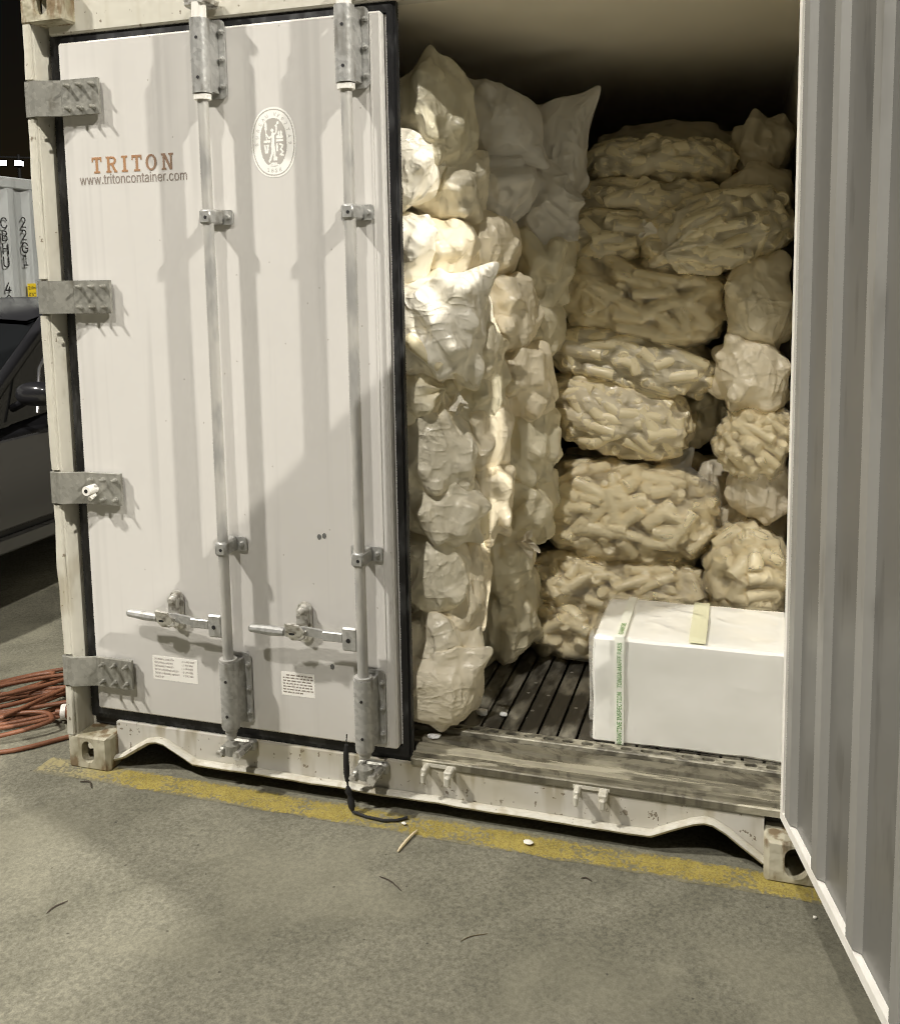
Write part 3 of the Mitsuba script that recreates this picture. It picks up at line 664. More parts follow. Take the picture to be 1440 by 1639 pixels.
def make_pieces(r, semi, e, n, rad, length, end_on, upright=0):
    out = []
    for _ in range(n * 6):
        if len(out) >= n: break
        d = r.normal(size=3); d[1] = -abs(d[1]) if r.random() < .72 else d[1]; d *= 1 / np.asarray([1, 1, 1]); d = d * semi; d /= np.linalg.norm(d)
        S = sup(d[None], semi, e)[0]
        nr = np.sign(S) * np.abs(S / semi) ** (e - 1) / semi; nr /= np.linalg.norm(nr)
        R = r.uniform(*rad); L = r.uniform(*length) / 2
        if r.random() < end_on:
            ax = nr + r.normal(0, .28, 3)
        else:
            ax = np.cross(nr, r.normal(size=3) * [.45, 1, 1]); ax += nr * r.normal(0, .10)
            if upright: ax = ax / np.linalg.norm(ax) + upright * np.sign(ax[2]) * np.cross(nr, np.cross([0, 0, 1.0], nr))
        ax /= np.linalg.norm(ax)
        c = S - nr * (R * 1.02 if abs(ax @ nr) < .6 else L * abs(ax @ nr) + .004)
        ok = False
        for _ in range(14):
            t = np.max([(np.abs((c + s * ax * L + nr * 0) / (semi - .35 * R)) ** e).sum() for s in (-1, 1)])
            if t <= 1: ok = True; break
            c = c * .955
        if not ok: L *= .7
        if any(np.linalg.norm(c - q[0]) < .80 * (R + q[2]) for q in out): continue
        out.append((c, ax, R, L))
    return out

def sdf_pieces(p, pcs, k):
    ds = []
    for c, ax, R, L in pcs:
        q = p - c; t = q @ ax
        rr = np.sqrt(np.maximum((q * q).sum(1) - t * t, 0))
        a, b = rr - R * .94, np.abs(t) - L * .98
        ds.append(np.minimum(np.maximum(a, b), 0) + np.hypot(np.maximum(a, 0), np.maximum(b, 0)))
    ds = np.array(ds); m = ds.min(0)
    return m - k * np.log(np.exp(-(ds - m) / k).sum(0)), m

def ridged(p, f, seed):
    n = meshkit.noise(p * f, seed); return (1 - np.abs(2 * n - 1)) ** 5

def make_bag(name, label, cen, size, style="hazy", tilt=0, yaw=0, e=2.5, seed=0, ears=(), neck=(), tint=(1, 1, 1), n=None, rad=(.017, .027), length=(.06, .15), end_on=.3, slack=.20, extra=(), group=None, fold=1.0, level=5):
    """cen: world centre; size: full width, depth, height; ears: (dx, dy, dz direction, length, width) film corners; neck: tied gathers"""
    r = np.random.default_rng(1000 + seed)
    cen = np.array(cen, float)
    if cen[0] < 1.30: cen[1] += .045
    if cen[0] > 1.55 and cen[1] < 1.5: size = np.asarray(size) * [1.05, 1.0, 1.07]
    if cen[0] < 1.5 and style == "hazy": size = np.asarray(size) * 1.06
    semi = np.asarray(size, float) / 2
    if n is None:
        n = int(min(150, 44 + 1900 * semi[0] * semi[2])) if style in ("clear", "misty") else int(min(32, 10 + 230 * semi[0] * semi[2]))
    if style == "white": n = max(6, n // 2)
    if style in ("hazy", "white"): rad, length = (rad[0] * 1.3, rad[1] * 1.3), (length[0] * 1.7, length[1] * 1.7)
    if style == "hazy": end_on = .02
    pcs = make_pieces(r, semi, e, n, rad, length, end_on, .9 if style == "hazy" else 0)
    for c, ax, R, L in extra:
        ax = np.asarray(ax, float); pcs.append((np.asarray(c, float), ax / np.linalg.norm(ax), R, L))
    ico = ICO[level]; dirs = np.array(ico.vertices)
    # bunch vertices by the box's shape so long bags stay evenly sampled
    S = sup(dirs * semi, semi, e)
    S = S * (1 + .05 * (meshkit.fbm(dirs * 2.1 + 7, 2, seed)[:, None] - .5) * 2)
    Rn = np.linalg.norm(S, axis=1); U = S / Rn[:, None]
    lim = slack * np.minimum(Rn, .30)
    t = np.zeros(len(S))
    for _ in range(10):
        d, _m = sdf_pieces(S - U * t[:, None], pcs, .004)
        t = np.clip(t + .9 * d, -.02, lim)
    t_in = t.copy()
    # the film is a taut skin: it sags between the pieces but cannot cut them
    A = SMOOTH[level]
    for _ in range({"clear": 26, "misty": 24, "hazy": 60, "white": 70}[style]):
        t = np.minimum(t_in, .25 * t + .75 * (A @ t) + .0007)
    gap = t_in - t
    lift = {"clear": -.005, "misty": .0022, "hazy": -.002, "white": -.003}[style]
    V = S - U * (t + lift)[:, None]
    for _ in range({"clear": 0, "misty": 0, "hazy": 7, "white": 4}[style]): V = .4 * V + .6 * (A @ V)
    if style == "hazy":   # hanging folds of loose film
        V = V + U * (.0085 * fold * (ridged(V * [1, 1, .22] + .02 * meshkit.noise(V * 9, 3)[:, None], 13, seed + 9) - .2))[:, None]
    ns = U
    amp = {"clear": .0042, "misty": .0022, "hazy": .0050, "white": .0080}[style] * fold
    Q = np.linalg.qr(r.normal(size=(3, 3)))[0]; Vq = V @ Q
    V = V + ns * (amp * (ridged(Vq * [1, .35, 1], 9, seed) + .5 * ridged(Vq * [.3, 1, 1], 19, seed + 3) - .4))[:, None]
    for (dx, dy, dz, ln, wd) in ears:
        q = np.array([dx, dy, dz], float); q /= np.linalg.norm(q)
        a = sup((q * 1.0)[None], semi, e)[0]
        dist = np.linalg.norm(S - a, axis=1); w = np.exp(-(dist / wd) ** 2)
        V = V + q * (ln * w ** 1.8)[:, None]
        side = np.array([0, 1.0, 0]); V = V - side * ((V - a) @ side * .72 * w)[:, None]
    for (dx, dy, dz, ln, wd, m) in neck:
        q = np.array([dx, dy, dz], float); q /= np.linalg.norm(q); a = sup(q[None], semi, e)[0]
        dv = S - a; dv = dv - np.outer(dv @ q, q); dist = np.linalg.norm(dv, axis=1)
        near = (S @ q) > 0
        w = np.exp(-(dist / wd) ** 2) * near
        e1 = np.cross(q, [0.3, .9, .1]); e1 /= np.linalg.norm(e1); e2 = np.cross(q, e1)
        ph = np.arctan2(dv @ e2, dv @ e1)
        V = V + q * (ln * w ** 2)[:, None] - dv * (.55 * w ** 1.5)[:, None]
        V = V + ns * (.010 * np.sin(m * ph) * np.exp(-((dist - wd) / (wd * .8)) ** 2) * near)[:, None]
    M = trimesh.transformations.euler_matrix(0, math.radians(tilt), math.radians(yaw), "sxyz")
    M[:3, 3] = cen
    K = thing(name, label, "sack" if style == "white" else "bag", group)
    Vw = V @ M[:3, :3].T + M[:3, 3]
    mesh = trimesh.Trimesh(Vw, ico.faces, process=False)
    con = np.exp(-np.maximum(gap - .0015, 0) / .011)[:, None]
    blot = meshkit.fbm(V * 9, 3, seed + 5)[:, None]
    if style == "clear":
        part(K, "film", mesh, "m_film", True)
        core = S - U * (t_in + np.clip(.012 + .5 * gap, .012, .03))[:, None]
        part(K, "cassava_filling", trimesh.Trimesh(core @ M[:3, :3].T + M[:3, 3], ico.faces, process=False), "m_filling", True, kind="stuff")
    else:
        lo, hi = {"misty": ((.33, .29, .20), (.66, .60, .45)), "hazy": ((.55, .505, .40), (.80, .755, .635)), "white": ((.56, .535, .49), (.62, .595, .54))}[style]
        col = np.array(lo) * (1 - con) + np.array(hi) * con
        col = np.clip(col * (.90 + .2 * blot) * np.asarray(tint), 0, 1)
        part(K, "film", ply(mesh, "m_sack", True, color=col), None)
    if style in ("clear", "misty") or extra:
        M4 = T(M.tolist())
        use = pcs if style in ("clear", "misty") else pcs[-len(extra):]
        # those that lie towards the doorway are the ones that show
        use = sorted(use, key=lambda q: (q[0] @ M[:3, :3].T)[1])[:100]
        for i, (c, ax, R, L) in enumerate(use):
            b1 = np.cross(ax, [.31, .2, .93]); b1 /= np.linalg.norm(b1); b2 = np.cross(ax, b1)
            A = np.eye(4); A[:3, 0] = b1 * R; A[:3, 1] = b2 * R; A[:3, 2] = ax * L; A[:3, 3] = c
            d = dict(PIECES[(i * 5 + seed) % 8]); d["to_world"] = T((M @ A).tolist())
            part(K, "cassava_piece", d, None)
    return K, M

def tie(K, at, axis, ln=.06, rad=.035, seed=0, bsdf="m_sack", col=(.74, .70, .60)):
    """the gathered tail of a knotted sack: pleated trumpet, two-layered"""
    r = np.random.default_rng(seed); n, m = 40, 10
    ax = np.asarray(axis, float); ax /= np.linalg.norm(ax)
    e1 = np.cross(ax, [.2, .95, .25]); e1 /= np.linalg.norm(e1); e2 = np.cross(ax, e1)
    ang = np.arange(n) * 2 * np.pi / n; V = []
    for i in range(m):
        t = i / (m - 1)
        rr = .008 + rad * t ** 1.3 * (1 + .45 * np.sin(5 * ang + 1) + .25 * np.sin(9 * ang + 4 * t))
        V.append(np.asarray(at) + ax * (t * ln) * (1 + .25 * np.sin(3 * ang + 2))[:, None] + (np.cos(ang) * rr)[:, None] * e1 + (np.sin(ang) * rr * .45)[:, None] * e2)
    V = np.vstack(V); F = []
    for i in range(m - 1):
        for j in range(n):
            k = (j + 1) % n; F += [[i * n + j, i * n + k, (i + 1) * n + k], [i * n + j, (i + 1) * n + k, (i + 1) * n + j]]
    part(K, "tied_end", ply(trimesh.Trimesh(V, np.array(F), process=False), {"type": "ref", "id": "m_sack_two"}, True, color=np.tile(col, (len(V), 1))), None)
scene["m_sack_two"] = ts(pr({"type": "mesh_attribute", "name": "vertex_color"}, 0.33, spec=0.5))

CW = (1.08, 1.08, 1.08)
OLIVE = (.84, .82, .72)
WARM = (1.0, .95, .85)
# ---- the stack along the left wall
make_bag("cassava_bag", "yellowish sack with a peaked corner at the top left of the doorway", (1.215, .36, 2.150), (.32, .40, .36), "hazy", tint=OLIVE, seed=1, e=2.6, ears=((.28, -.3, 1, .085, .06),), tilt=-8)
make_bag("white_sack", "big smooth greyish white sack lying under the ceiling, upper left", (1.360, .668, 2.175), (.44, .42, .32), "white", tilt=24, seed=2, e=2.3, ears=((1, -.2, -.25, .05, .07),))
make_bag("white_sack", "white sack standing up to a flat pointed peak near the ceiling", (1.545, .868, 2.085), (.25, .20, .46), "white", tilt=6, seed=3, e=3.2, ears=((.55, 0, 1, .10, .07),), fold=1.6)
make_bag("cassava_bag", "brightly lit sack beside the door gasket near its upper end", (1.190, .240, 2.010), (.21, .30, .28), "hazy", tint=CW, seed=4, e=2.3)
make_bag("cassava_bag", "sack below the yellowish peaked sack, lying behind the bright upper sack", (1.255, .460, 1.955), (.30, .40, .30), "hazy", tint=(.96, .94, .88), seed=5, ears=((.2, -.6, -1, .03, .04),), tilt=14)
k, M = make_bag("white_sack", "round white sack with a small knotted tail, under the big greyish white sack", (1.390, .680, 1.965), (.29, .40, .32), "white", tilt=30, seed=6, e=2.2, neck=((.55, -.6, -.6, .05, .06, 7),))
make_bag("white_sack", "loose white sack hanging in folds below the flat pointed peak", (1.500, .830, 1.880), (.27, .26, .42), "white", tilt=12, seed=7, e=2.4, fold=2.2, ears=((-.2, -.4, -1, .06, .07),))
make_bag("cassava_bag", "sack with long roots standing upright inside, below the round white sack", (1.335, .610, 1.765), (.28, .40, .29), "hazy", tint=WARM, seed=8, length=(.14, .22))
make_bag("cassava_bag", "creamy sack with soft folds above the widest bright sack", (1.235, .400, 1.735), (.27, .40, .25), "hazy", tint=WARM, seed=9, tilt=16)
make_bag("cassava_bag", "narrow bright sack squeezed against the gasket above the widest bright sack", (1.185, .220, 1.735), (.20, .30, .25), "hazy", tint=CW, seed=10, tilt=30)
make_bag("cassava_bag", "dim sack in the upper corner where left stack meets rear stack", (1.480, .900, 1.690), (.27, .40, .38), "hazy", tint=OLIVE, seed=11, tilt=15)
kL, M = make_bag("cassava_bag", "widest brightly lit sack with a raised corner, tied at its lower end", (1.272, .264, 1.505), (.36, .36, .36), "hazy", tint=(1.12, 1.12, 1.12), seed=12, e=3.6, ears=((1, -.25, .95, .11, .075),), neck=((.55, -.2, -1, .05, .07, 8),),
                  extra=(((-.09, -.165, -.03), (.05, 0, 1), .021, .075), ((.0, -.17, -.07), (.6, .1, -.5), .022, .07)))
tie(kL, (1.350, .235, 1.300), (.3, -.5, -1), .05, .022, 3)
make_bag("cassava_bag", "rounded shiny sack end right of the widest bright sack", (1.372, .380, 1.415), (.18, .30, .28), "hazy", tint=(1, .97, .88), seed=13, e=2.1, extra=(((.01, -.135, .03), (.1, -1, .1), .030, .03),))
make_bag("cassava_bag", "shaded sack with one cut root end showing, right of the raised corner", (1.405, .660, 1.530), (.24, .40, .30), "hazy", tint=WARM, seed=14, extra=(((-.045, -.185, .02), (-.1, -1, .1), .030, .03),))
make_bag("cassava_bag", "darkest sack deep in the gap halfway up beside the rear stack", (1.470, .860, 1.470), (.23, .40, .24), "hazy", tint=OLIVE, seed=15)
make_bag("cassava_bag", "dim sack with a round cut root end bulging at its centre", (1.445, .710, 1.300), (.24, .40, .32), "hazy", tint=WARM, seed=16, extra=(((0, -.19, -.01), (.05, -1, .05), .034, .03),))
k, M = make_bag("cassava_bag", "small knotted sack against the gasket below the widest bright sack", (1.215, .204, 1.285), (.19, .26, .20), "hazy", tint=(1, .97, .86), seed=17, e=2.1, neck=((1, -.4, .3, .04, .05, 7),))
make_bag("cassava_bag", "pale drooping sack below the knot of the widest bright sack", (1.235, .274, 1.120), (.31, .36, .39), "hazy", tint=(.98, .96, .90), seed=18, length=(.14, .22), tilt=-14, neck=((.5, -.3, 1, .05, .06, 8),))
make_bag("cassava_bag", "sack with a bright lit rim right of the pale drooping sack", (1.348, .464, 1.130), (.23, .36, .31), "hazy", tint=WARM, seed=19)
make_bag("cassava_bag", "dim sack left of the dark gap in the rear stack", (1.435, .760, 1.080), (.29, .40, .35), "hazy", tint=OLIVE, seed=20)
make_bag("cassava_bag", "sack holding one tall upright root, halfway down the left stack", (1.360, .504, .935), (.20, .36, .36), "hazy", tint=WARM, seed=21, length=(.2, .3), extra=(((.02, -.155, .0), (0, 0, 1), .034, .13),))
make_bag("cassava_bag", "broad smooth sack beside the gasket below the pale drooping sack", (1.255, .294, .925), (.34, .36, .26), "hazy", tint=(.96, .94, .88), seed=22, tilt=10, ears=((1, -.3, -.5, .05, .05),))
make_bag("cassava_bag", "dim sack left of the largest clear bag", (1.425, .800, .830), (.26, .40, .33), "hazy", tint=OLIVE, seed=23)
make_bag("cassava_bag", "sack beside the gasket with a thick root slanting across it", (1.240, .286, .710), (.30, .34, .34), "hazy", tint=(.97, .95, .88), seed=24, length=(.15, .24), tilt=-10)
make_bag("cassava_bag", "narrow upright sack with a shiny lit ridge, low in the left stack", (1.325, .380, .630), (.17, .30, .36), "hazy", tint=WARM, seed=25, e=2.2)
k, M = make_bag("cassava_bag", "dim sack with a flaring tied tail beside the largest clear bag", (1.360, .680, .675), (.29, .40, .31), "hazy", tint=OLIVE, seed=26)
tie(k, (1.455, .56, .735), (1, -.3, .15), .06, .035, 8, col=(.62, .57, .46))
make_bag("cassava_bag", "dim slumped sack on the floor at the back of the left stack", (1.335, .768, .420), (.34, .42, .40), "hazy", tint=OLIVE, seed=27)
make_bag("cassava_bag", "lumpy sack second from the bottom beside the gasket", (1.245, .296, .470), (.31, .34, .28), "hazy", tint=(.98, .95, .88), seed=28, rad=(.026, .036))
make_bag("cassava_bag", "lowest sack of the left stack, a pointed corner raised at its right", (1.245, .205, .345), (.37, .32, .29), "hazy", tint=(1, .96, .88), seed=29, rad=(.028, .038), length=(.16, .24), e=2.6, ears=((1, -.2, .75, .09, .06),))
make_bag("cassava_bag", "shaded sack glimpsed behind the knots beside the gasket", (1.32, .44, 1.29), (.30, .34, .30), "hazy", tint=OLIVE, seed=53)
# ---- the rear stack, long clear bags
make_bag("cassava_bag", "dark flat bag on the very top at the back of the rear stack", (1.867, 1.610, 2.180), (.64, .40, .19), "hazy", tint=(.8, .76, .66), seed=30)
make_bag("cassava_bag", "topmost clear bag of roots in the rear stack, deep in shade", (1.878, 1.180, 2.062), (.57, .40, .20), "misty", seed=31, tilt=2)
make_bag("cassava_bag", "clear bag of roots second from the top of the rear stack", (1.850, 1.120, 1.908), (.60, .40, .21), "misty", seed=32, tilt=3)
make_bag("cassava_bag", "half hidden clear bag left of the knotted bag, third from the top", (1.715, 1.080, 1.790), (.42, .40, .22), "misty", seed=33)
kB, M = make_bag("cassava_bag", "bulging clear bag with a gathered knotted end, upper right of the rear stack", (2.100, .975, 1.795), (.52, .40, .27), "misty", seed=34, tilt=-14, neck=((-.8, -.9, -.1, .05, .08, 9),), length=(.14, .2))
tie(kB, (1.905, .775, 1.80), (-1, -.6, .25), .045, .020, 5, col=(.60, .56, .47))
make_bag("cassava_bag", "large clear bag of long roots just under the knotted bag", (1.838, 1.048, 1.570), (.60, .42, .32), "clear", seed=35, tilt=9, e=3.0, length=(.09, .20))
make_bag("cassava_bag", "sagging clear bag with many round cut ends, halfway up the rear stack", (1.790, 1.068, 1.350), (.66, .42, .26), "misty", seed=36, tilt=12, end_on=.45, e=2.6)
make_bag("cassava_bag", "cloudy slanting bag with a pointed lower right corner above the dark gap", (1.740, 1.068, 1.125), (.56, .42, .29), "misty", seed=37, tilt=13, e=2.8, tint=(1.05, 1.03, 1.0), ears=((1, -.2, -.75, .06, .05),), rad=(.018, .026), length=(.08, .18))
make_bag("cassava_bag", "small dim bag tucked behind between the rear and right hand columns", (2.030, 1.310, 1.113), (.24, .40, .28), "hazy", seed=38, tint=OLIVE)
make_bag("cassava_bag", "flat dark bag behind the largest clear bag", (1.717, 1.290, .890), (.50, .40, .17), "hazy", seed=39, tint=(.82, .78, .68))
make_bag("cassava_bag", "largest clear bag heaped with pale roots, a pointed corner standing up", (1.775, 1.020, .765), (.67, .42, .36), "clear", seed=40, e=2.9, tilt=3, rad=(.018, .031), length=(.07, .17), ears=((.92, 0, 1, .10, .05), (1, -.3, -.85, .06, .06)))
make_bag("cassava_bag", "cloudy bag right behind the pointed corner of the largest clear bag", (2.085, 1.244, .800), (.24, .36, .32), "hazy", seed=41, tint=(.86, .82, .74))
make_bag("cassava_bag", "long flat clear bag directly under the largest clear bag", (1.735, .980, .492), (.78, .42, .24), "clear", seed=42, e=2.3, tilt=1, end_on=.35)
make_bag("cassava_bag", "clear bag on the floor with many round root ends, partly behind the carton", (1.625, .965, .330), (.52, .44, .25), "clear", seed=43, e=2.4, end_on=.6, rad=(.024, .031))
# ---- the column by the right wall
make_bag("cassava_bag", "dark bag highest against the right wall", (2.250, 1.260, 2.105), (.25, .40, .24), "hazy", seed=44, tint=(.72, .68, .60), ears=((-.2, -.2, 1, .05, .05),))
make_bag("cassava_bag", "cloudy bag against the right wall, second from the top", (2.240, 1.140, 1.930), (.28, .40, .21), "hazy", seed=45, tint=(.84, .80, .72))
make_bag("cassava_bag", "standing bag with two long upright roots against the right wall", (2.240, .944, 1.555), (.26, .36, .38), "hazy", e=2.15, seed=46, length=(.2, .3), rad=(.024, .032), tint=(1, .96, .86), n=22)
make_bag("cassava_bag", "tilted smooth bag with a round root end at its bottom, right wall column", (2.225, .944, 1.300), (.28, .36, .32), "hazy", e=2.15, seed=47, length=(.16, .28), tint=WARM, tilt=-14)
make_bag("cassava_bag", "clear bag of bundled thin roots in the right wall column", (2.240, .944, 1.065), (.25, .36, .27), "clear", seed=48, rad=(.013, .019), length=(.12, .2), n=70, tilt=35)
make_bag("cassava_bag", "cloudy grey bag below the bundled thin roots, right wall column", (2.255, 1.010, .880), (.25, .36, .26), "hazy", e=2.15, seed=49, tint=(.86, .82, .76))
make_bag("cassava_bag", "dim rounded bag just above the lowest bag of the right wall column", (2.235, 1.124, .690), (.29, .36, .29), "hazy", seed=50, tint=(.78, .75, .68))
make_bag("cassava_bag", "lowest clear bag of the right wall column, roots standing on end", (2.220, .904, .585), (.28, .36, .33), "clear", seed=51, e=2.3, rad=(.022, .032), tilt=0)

# ------------------------------------------------------------------ the wrapped carton on the floor
B = thing("wrapped_carton", "pale carton wrapped in clear plastic on the floor by the right doorpost", "carton")
bx0, bx1, by0, by1, bz0, bz1 = 1.770, 2.345, .248, .610, .2135, .552
cm = box(bx0, bx1, by0, by1, bz0, bz1, .008).subdivide_to_size(.05); v = np.array(cm.vertices)
v += (meshkit.fbm(v * 9, 3, 4)[:, None] - .5) * .010 * np.sign(v - v.mean(0)); v[:, 2] = np.maximum(v[:, 2], .2132); cm.vertices = v
part(B, "carton", cm, "m_carton", 40)
def quad_strip(fn, n=24):
    s = np.linspace(0, 1, n); L, Rr = fn(s); vv = np.vstack([L, Rr]); f = []
    for i in range(n - 1): f += [[i, n + i, n + i + 1], [i, n + i + 1, i + 1]]
    return trimesh.Trimesh(vv, np.array(f), process=False)
def band(x0, x1, off):
    """a tape over the top and down the front"""
    return cat([box(x0, x1, by0 - off - .0006, by0 - off, bz0 + .002, bz1 + off), box(x0, x1, by0 - off, by1, bz1 + off, bz1 + off + .0006)])
part(B, "printed_tape", band(1.838, 1.866, .0075), "m_tape_pale", label="pale printed inspection tape down the front")
part(B, "yellow_tape", box(2.055, 2.105, by0 + .004, by1, bz1 + .0068, bz1 + .0074), "m_tape_yellow", label="yellow tape over the carton top")
words = stext("QUARANTINE INSPECTION   TONGA MAFFF PASSED QUARANTINE", .0135, True, .0006)
wl = words.bounds[1][0]; sc_ = .47 / wl; words.apply_scale([sc_, 1, 1])
wv = np.array(words.vertices)
# reads upwards on the front face, then runs on over the top
front = wv[:, 0] < 0  # placeholder; split letter by letter below
pieces = words.split(only_watertight=False); fm = []
hf = bz1 - bz0
for q in pieces:
    c = q.bounds.mean(0)[0] - .022
    q = q.copy(); q.apply_translation((-.022, -.0065, 0))
    if c < 0.004: continue
    if c < hf - .006:
        fm.append(frame_mesh(q, (1.852, by0 - .0080, bz0), (0, 0, 1), (-1, 0, 0), (0, -1, 0)))
    elif c > hf + .006 and c < hf + (by1 - by0) - .02:
        q.apply_translation((-hf, 0, 0)); fm.append(frame_mesh(q, (1.852, by0, bz1 + .0080), (0, 1, 0), (-1, 0, 0), (0, 0, 1)))
part(B, "tape_lettering", cat(fm), "m_ink_green", label="green lettering on the printed tape")
wr = box(bx0 - .010, bx1 + .006, by0 - .012, by1 + .010, bz0, bz1 + .013, .012).subdivide_to_size(.018); v = np.array(wr.vertices)
cc = v.mean(0); nn = (v - cc) / [.29, .18, .19]; ax_ = np.abs(nn).argmax(1); out = np.zeros_like(v); out[np.arange(len(v)), ax_] = np.sign(nn[np.arange(len(v)), ax_])
v = v + out * (ridged(v * [1, 1, .6] + v[:, [2, 0, 1]] * .5, 9, 9) * .004 + ridged(v, 31, 4) * .0008)[:, None]
v[:, 2] = np.maximum(v[:, 2], .2131); wr.vertices = v
part(B, "plastic_wrap", wr, "m_wrap", 60)

# ------------------------------------------------------------------ small things
single("hanging_strap", cat([tube([(1.043, .004, .255), (1.042, .000, .222)], .002, 6), tube([(1.042, .000, .222), (1.041, -.002, .19), (1.041, -.002, .13), (1.043, -.002, .105)], [.006, .009, .0095, .007], 10), tube([(1.043, -.002, .105), (1.044, -.002, .086)], .0035, 6), tube([(1.044, -.004, .088), (1.046, -.004, .072), (1.050, -.004, .060), (1.054, -.006, .045), (1.058, -.008, .025), (1.062, -.012, .012)], [.005, .012, .007, .012, .011, .004], 10),
                             tube([(1.062, -.012, .012), (1.11, -.02, .008), (1.17, -.025, .008), (1.21, -.012, .008), (1.235, .01, .008)], .0045, 8)]), "m_black",
       "black strap hanging from the lower bracket of the second locking rod to the ground", "strap", 40)
def stick(name, a, b, r, bsdf, label, c, bend=.006):
    a, b = np.array(a), np.array(b); t = np.linspace(0, 1, 7)[:, None]
    p = a + (b - a) * t; p[:, :2] += bend * np.sin(np.pi * t * 1.3) * np.array([-(b - a)[1], (b - a)[0]]) / np.linalg.norm(b - a)
    single(name, tube(p, np.array([.5, .9, 1, 1, .9, .8, .4]) * r * (.62 if bsdf != "m_wood" else 1), 7), bsdf, label, c)
stick("wood_splinter", (1.265, -.156, .005), (1.284, -.045, .009), .0048, "m_wood", "pale wooden splinter lying across the edge of the yellow line", "splinter", .002)
stick("twig", (1.254, -.275, .003), (1.338, -.313, .003), .0032, "m_twig", "dark twig on bare concrete in front of the wooden splinter", "twig")
stick("twig", (.108, -.082, .004), (.172, -.092, .004), .0048, "m_twig", "short dark twig by the left corner casting", "twig", .014)
stick("twig", (1.795, -.13, .003), (1.825, -.13, .003), .0035, "m_twig", "short dark twig in front of the line under the middle keepers", "twig")
stick("twig", (.46, -.66, .003), (.475, -.60, .003), .0035, "m_twig", "short straight twig on open concrete at the left", "twig")
stick("twig", (1.545, -.46, .002), (1.60, -.41, .002), .0018, "m_leaf", "faint brown twig on the concrete right of centre", "twig")
def bit(name, x, y, s, bsdf, label, c, z=0.0, h=.6, seed=0, base=0):
    m = trimesh.creation.icosphere(subdivisions=2); v = np.array(m.vertices)
    v *= (.7 + .7 * meshkit.noise(v * 1.7 + seed, seed))[:, None]; v *= [s, s * .8, s * h]; v[:, 2] -= v[:, 2].min() - z - .0045 * base; v[:, :2] += [x, y]
    m.vertices = v; single(name, m, bsdf, label, c, 40)
bit("paper_scrap", 1.62, -.015, .014, "m_paper", "crumpled pale scrap on the yellow line right of the splinter", "scrap", h=.35, seed=1, base=1)
bit("paper_scrap", 1.235, -.022, .007, "m_paper", "tiny pale scrap on the yellow line near the hanging strap", "scrap", h=.5, seed=2, base=1)
bit("paper_scrap", 2.40, -.125, .005, "m_paper", "tiny white speck in front of the right corner casting", "scrap", seed=3)
bit("paper_scrap", 1.83, -.74, .0035, "m_paper", "tiny white speck on the concrete low right of centre", "scrap", seed=4)
bit("ice_lump", 1.392, .315, .018, "m_ice", "larger white ice lump on the floor bars beside the lowest sack", "ice lump", z=.2126, h=.6, seed=21)
bit("ice_lump", 1.462, .330, .012, "m_ice", "smaller white ice lump farther from the sacks on the floor bars", "ice lump", z=.2126, h=.6, seed=22)
bit("ice_lump", 1.275, .165, .020, "m_ice", "smeared white ice crumbs on the door sill under the lowest sack", "ice lump", z=.197, h=.25, seed=23)

# orange hose, a loose tangle of long loops
Hs = thing("coiled_hose", "tangled orange hose lying in loops on the concrete left of the container", "hose")
r = np.random.default_rng(5)
A1, A2 = np.array([.65, .76]), np.array([-.70, .71])
cs = np.array([-.20, .06, -.10, .18, .24, -.02, .12, -.22, .05, .20, -.14]); nl = len(cs)
mj = r.uniform(.22, .36, nl); mn = r.uniform(.05, .13, nl); sh = r.uniform(-.14, .06, nl); rot = r.uniform(-.30, .30, nl)
t = np.linspace(0, nl - 1, 70 * nl); ip = lambda a: np.interp(t, np.arange(nl), a)
th = 2 * np.pi * t
al, ac = ip(mj) * np.cos(th), ip(mn) * np.sin(th)
al, ac = al * np.cos(ip(rot)) - ac * np.sin(ip(rot)) + ip(sh), al * np.sin(ip(rot)) + ac * np.cos(ip(rot)) + ip(cs)
hx, hy = -.46 + al * A1[0] + ac * A2[0], .30 + al * A1[1] + ac * A2[1]
hx = np.where(hx > -.05, -.05 - (hx + .05) * .4, hx)
hz = .010 + .055 * meshkit.fbm(np.c_[t * 2.3, t * 0, t * 0 + 3], 2, 8) ** 1.4
part(Hs, "tube", tube(np.c_[hx, hy, hz], .0085, 8), "m_hose", 50)
part(Hs, "tube", tube(np.c_[np.linspace(-.95, -.10, 30), .22 + .42 * np.linspace(0, 1, 30) + .03 * np.sin(np.linspace(0, 7, 30)), np.full(30, .010)], .0085, 8), "m_hose", 50)
part(Hs, "tube", tube(np.c_[np.linspace(-.50, -.03, 30), -.12 + .36 * np.linspace(0, 1, 30) ** 1.2 + .02 * np.sin(np.linspace(0, 9, 30)), np.full(30, .010)], .0085, 8), "m_hose", 50)
part(Hs, "connector", cat([tube([(-.225, .265, .045), (-.150, .300, .048)], .027, 18), tube([(-.26, .25, .045), (-.22, .268, .045)], .013, 12)]), "m_hose", 40)
tor = trimesh.creation.annulus(.021, .029, .018); tor = rotm(tor, math.pi / 2, [0, 1, 0]); tor = rotm(tor, math.radians(25), [0, 0, 1]); tor.apply_translation((-.232, .262, .045))
part(Hs, "white_ring", tor, "m_white_trim", 40, label="white collar ring on the hose connector")

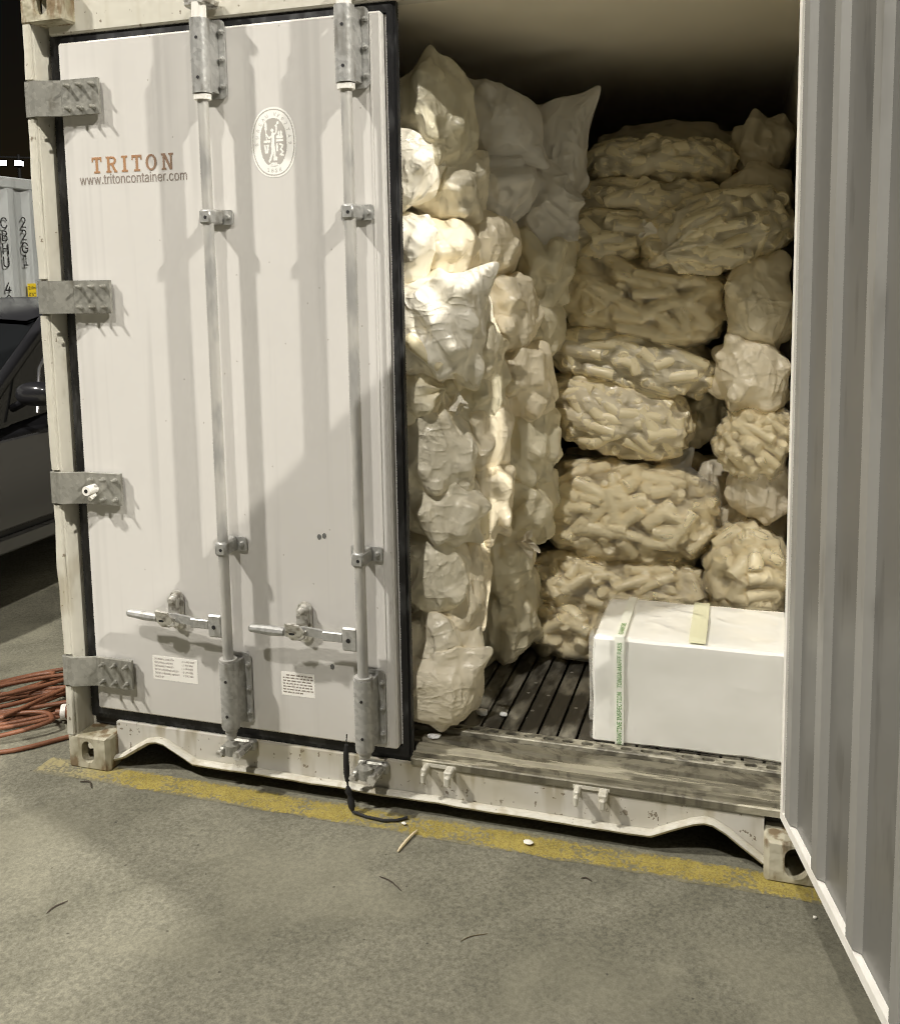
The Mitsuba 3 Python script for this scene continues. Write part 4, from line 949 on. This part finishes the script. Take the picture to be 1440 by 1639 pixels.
# ------------------------------------------------------------------ the dark car behind
K = thing("parked_car", "dark parked car with a folded roofline, seen past the container's left edge", "car")
labels[K]["label"] = "glossy dark parked car past the left edge of the container"
def section(hw, z0, z1, n=9, top=.10, belly=.06):
    """half outline of one body slice: sill, door, shoulder, deck"""
    pts = [(hw - .10, z0), (hw - .02, z0 + .05), (hw, z0 + .20), (hw + .012, z0 + (z1 - z0) * .45), (hw + .004, z0 + (z1 - z0) * .72), (hw - .035, z1 - .05), (hw - .11, z1 - .006), (hw * .5, z1 + .02), (0, z1 + .03)]
    return np.array(pts)
def loft(stations, xc, flip=False):
    S_ = []
    for y, hw, z0, z1 in stations:
        h = section(hw, z0, z1); full = np.vstack([h, (h * [-1, 1])[::-1][1:]])
        S_.append(np.c_[xc + full[:, 0], np.full(len(full), y), full[:, 1]])
    n = len(S_[0]); V = np.vstack(S_); F = []
    for i in range(len(S_) - 1):
        for j in range(n):
            k = (j + 1) % n; F += [[i * n + j, (i + 1) * n + j, (i + 1) * n + k], [i * n + j, (i + 1) * n + k, i * n + k]]
    for i in (0, len(S_) - 1):
        c = len(V); V = np.vstack([V, S_[i].mean(0)])
        for j in range(n): F.append([c, i * n + j, i * n + (j + 1) % n] if i == 0 else [c, i * n + (j + 1) % n, i * n + j])
    m = trimesh.Trimesh(V, np.array(F), process=False); m.fix_normals(); return m
XC, HW, Y0 = -2.30, .90, -.25
body = loft([(Y0, .55, .35, .55), (Y0 + .10, .76, .26, .66), (Y0 + .35, .86, .24, .74), (Y0 + .8, HW, .25, .82), (Y0 + 1.35, HW, .26, .90), (Y0 + 2.2, HW, .26, .93), (Y0 + 3.2, HW, .26, .95), (Y0 + 3.9, HW, .27, .97), (Y0 + 4.3, .85, .30, .96), (Y0 + 4.5, .74, .40, .90)], XC)
part(K, "body", body, "m_paint_car", 35)
# lower doors in a slightly lighter reflection of the yard: trim strip and sill
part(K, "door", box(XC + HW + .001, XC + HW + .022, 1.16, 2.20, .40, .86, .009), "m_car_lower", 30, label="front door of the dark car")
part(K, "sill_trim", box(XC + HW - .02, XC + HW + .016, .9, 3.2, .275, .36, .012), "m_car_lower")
gh = [(1.06, .80, .895, .90), (1.45, .74, .90, 1.14), (1.95, .66, .91, 1.44), (2.45, .64, .92, 1.50), (3.1, .64, .93, 1.47), (3.75, .70, .94, 1.12), (4.0, .74, .94, .97)]
def ghs(hb, zb, zt):
    ht = hb - .0 if zt - zb < .1 else hb - .02
    return np.array([(hb + .06, zb), (hb + (ht - hb) * .5 + .03, (zb + zt) / 2), (ht - .01, zt - .04), (ht - .09, zt), (0, zt + .025)])
def gloft(st, xc):
    S_ = []
    for y, hb, zb, zt in st:
        h = ghs(hb, zb, zt); full = np.vstack([h, (h * [-1, 1])[::-1][1:]]); S_.append(np.c_[xc + full[:, 0], np.full(len(full), y), full[:, 1]])
    n = len(S_[0]); V = np.vstack(S_); F = []
    for i in range(len(S_) - 1):
        for j in range(n):
            k = (j + 1) % n; F += [[i * n + j, (i + 1) * n + j, (i + 1) * n + k], [i * n + j, (i + 1) * n + k, i * n + k]]
    m = trimesh.Trimesh(V, np.array(F), process=False); m.fix_normals(); return m
part(K, "windows", gloft(gh, XC), "m_car_glass", 25)
for s in (-1, 1):
    part(K, "pillar", tube([(XC + s * .87, 1.10, .90), (XC + s * .79, 1.46, 1.145), (XC + s * .675, 1.93, 1.425), (XC + s * .60, 2.45, 1.505), (XC + s * .60, 3.1, 1.475), (XC + s * .72, 3.75, 1.13), (XC + s * .80, 4.02, .97)], [.035, .040, .042, .040, .040, .05, .06], 10), "m_paint_car", 50)
part(K, "pillar", tube([(XC + .80, 2.42, .93), (XC + .70, 2.5, 1.25), (XC + .62, 2.52, 1.48)], .035, 8), "m_blackgloss", 50)
part(K, "window_frame", tube([(XC + .875, 1.60, .955), (XC + .80, 1.72, 1.18), (XC + .715, 1.98, 1.375), (XC + .66, 2.3, 1.43)], .009, 6), "m_alloy", 50)
rf = []
for y, hw, z in ((1.90, .58, 1.435), (2.15, .60, 1.49), (2.6, .60, 1.535), (3.1, .58, 1.505), (3.4, .56, 1.37)):
    xs_ = np.linspace(-hw, hw, 9); rf.append(np.c_[XC + xs_, np.full(9, y), z + .02 * (1 - (xs_ / hw) ** 2)])
V = np.vstack(rf); V = np.vstack([V, V - [0, 0, .02]]); F = []
nr_ = len(rf)
for i in range(nr_ - 1):
    for j in range(8):
        a, b, c, d = i * 9 + j, i * 9 + j + 1, (i + 1) * 9 + j + 1, (i + 1) * 9 + j
        F += [[a, b, c], [a, c, d]]; o = nr_ * 9; F += [[a + o, c + o, b + o], [a + o, d + o, c + o]]
part(K, "roof", trimesh.Trimesh(V, np.array(F), process=False), "m_paint_car", True)
mm = trimesh.creation.icosphere(subdivisions=3); v = np.array(mm.vertices); v = np.sign(v) * np.abs(v) ** .8 * [.115, .07, .062]; mm.vertices = v + [XC + HW + .13, 1.43, 1.085]
part(K, "mirror", mm, "m_paint_car", True, label="black wing mirror catching the light")
part(K, "mirror_arm", cyl((XC + HW - .06, 1.46, 1.00), (XC + HW + .08, 1.44, 1.06), .022, 10), "m_blackgloss", 40)
part(K, "windscreen_sticker", frame_mesh(stext("S", .035, True), (-1.90, 1.735, 1.345), (1.6, .0, 0), (0, .5, .86), (0, -.86, .5)), "m_decal_white")
for y in (Y0 + .85, Y0 + 3.55):
    for s in (-1, 1):
        w = part(K, "wheel", tube([(XC + s * (HW - .20), y, .32), (XC + s * (HW + .018), y, .32)], .32, 32), "m_tyre", 40)
        part(w, "rim", cyl((XC + s * (HW + .012), y, .32), (XC + s * (HW + .024), y, .32), .20, 20), "m_alloy", 40)

# ------------------------------------------------------------------ grey corrugated container far left
gx, ya, yb = -4.20, -.80, 5.26
def plain_container(label, gx, ya, yb, lift=0.0):
    G = thing("shipping_container", label, "shipping container")
    def part(k, n, m, b, *a, **kw):
        m.apply_translation((0, 0, lift)); return PART(k, n, m, b, *a, **kw)
    gh_ = 2.591
    prof, y = [], ya + .16
    while y < yb - .2:
        prof += [(gx - .004, y), (gx - .004, y + .070), (gx - .040, y + .138), (gx - .040, y + .208)]; y += .276
    prof += [(gx - .004, yb - .16)]
    back = [(gx - .06, yb - .16), (gx - .06, ya + .16)]
    part(G, "side_panel", prism_z(sg.Polygon(prof + back), .16, gh_ - .10), "m_far_container")
    part(G, "top_rail", box(gx - .08, gx + .004, ya, yb, gh_ - .10, gh_, .008), "m_far_container"); part(G, "bottom_rail", box(gx - .08, gx + .004, ya, yb, .03, .16, .008), "m_far_container")
    for yy in (ya, yb - .16): part(G, "corner_post", box(gx - .16, gx + .006, yy, yy + .16, .118, gh_ - .118, .01), "m_far_container")
    for yy in (ya, yb - .178):
        for zz in (0, gh_ - .118): part(G, "corner_casting", box(gx - .158, gx + .010, yy, yy + .178, zz, zz + .118, .008), "m_far_container")
    part(G, "roof", box(gx - 2.35, gx - .081, ya, yb, gh_ - .04, gh_ - .005), "m_far_container"); part(G, "end_wall", box(gx - 2.35, gx - .161, yb - .08, yb - .02, .1, gh_ - .041), "m_far_container"); part(G, "end_wall", box(gx - 2.35, gx - .161, ya + .02, ya + .08, .1, gh_ - .041), "m_far_container")
    part(G, "side_panel", box(gx - 2.40, gx - 2.351, ya, yb, .1, gh_), "m_far_container")
    return G
PART = part
G = plain_container("pale grey corrugated container standing behind the dark car", gx, ya, yb)
plain_container("lower container of the stack standing to the right in front of the open door", 8.90, -8.4, -2.0)
plain_container("upper container of the stack standing to the right in front of the open door", 8.90, -8.4, -2.0, 2.595)
def vtext(s, y, z0, h, step):
    ms = []
    for i, ch in enumerate(s):
        if ch == " ": continue
        m_ = stext(ch, h, False, .002); m_.apply_translation((-m_.bounds.mean(0)[0], 0, 0))
        ms.append(frame_mesh(m_, (gx + .0005, y, z0 - i * step), (0, 1, 0), (0, 0, 1), (1, 0, 0)))
    return cat(ms)
part(G, "code_lettering", vtext("CBHU", 4.53, 2.125, .098, .1165), "m_ink_black"); part(G, "code_lettering", vtext("4239", 4.53, 2.125 - 5 * .1165, .098, .1165), "m_ink_black"); part(G, "code_lettering", vtext("22G1", 4.775, 2.14, .098, .1165), "m_ink_black")
part(G, "height_sticker", box(gx + .0005, gx + .002, 4.775, 4.885, 1.49, 1.625), "m_sticker_yellow", label="small yellow height sticker")
part(G, "sticker_print", cat([frame_mesh(stext("2,6m", .030, True), (gx + .002, 4.782, 1.570), (0, 1, 0), (0, 0, 1), (1, 0, 0)), frame_mesh(stext("8'6''", .030, True), (gx + .002, 4.785, 1.510), (0, 1, 0), (0, 0, 1), (1, 0, 0))]), "m_ink_black")
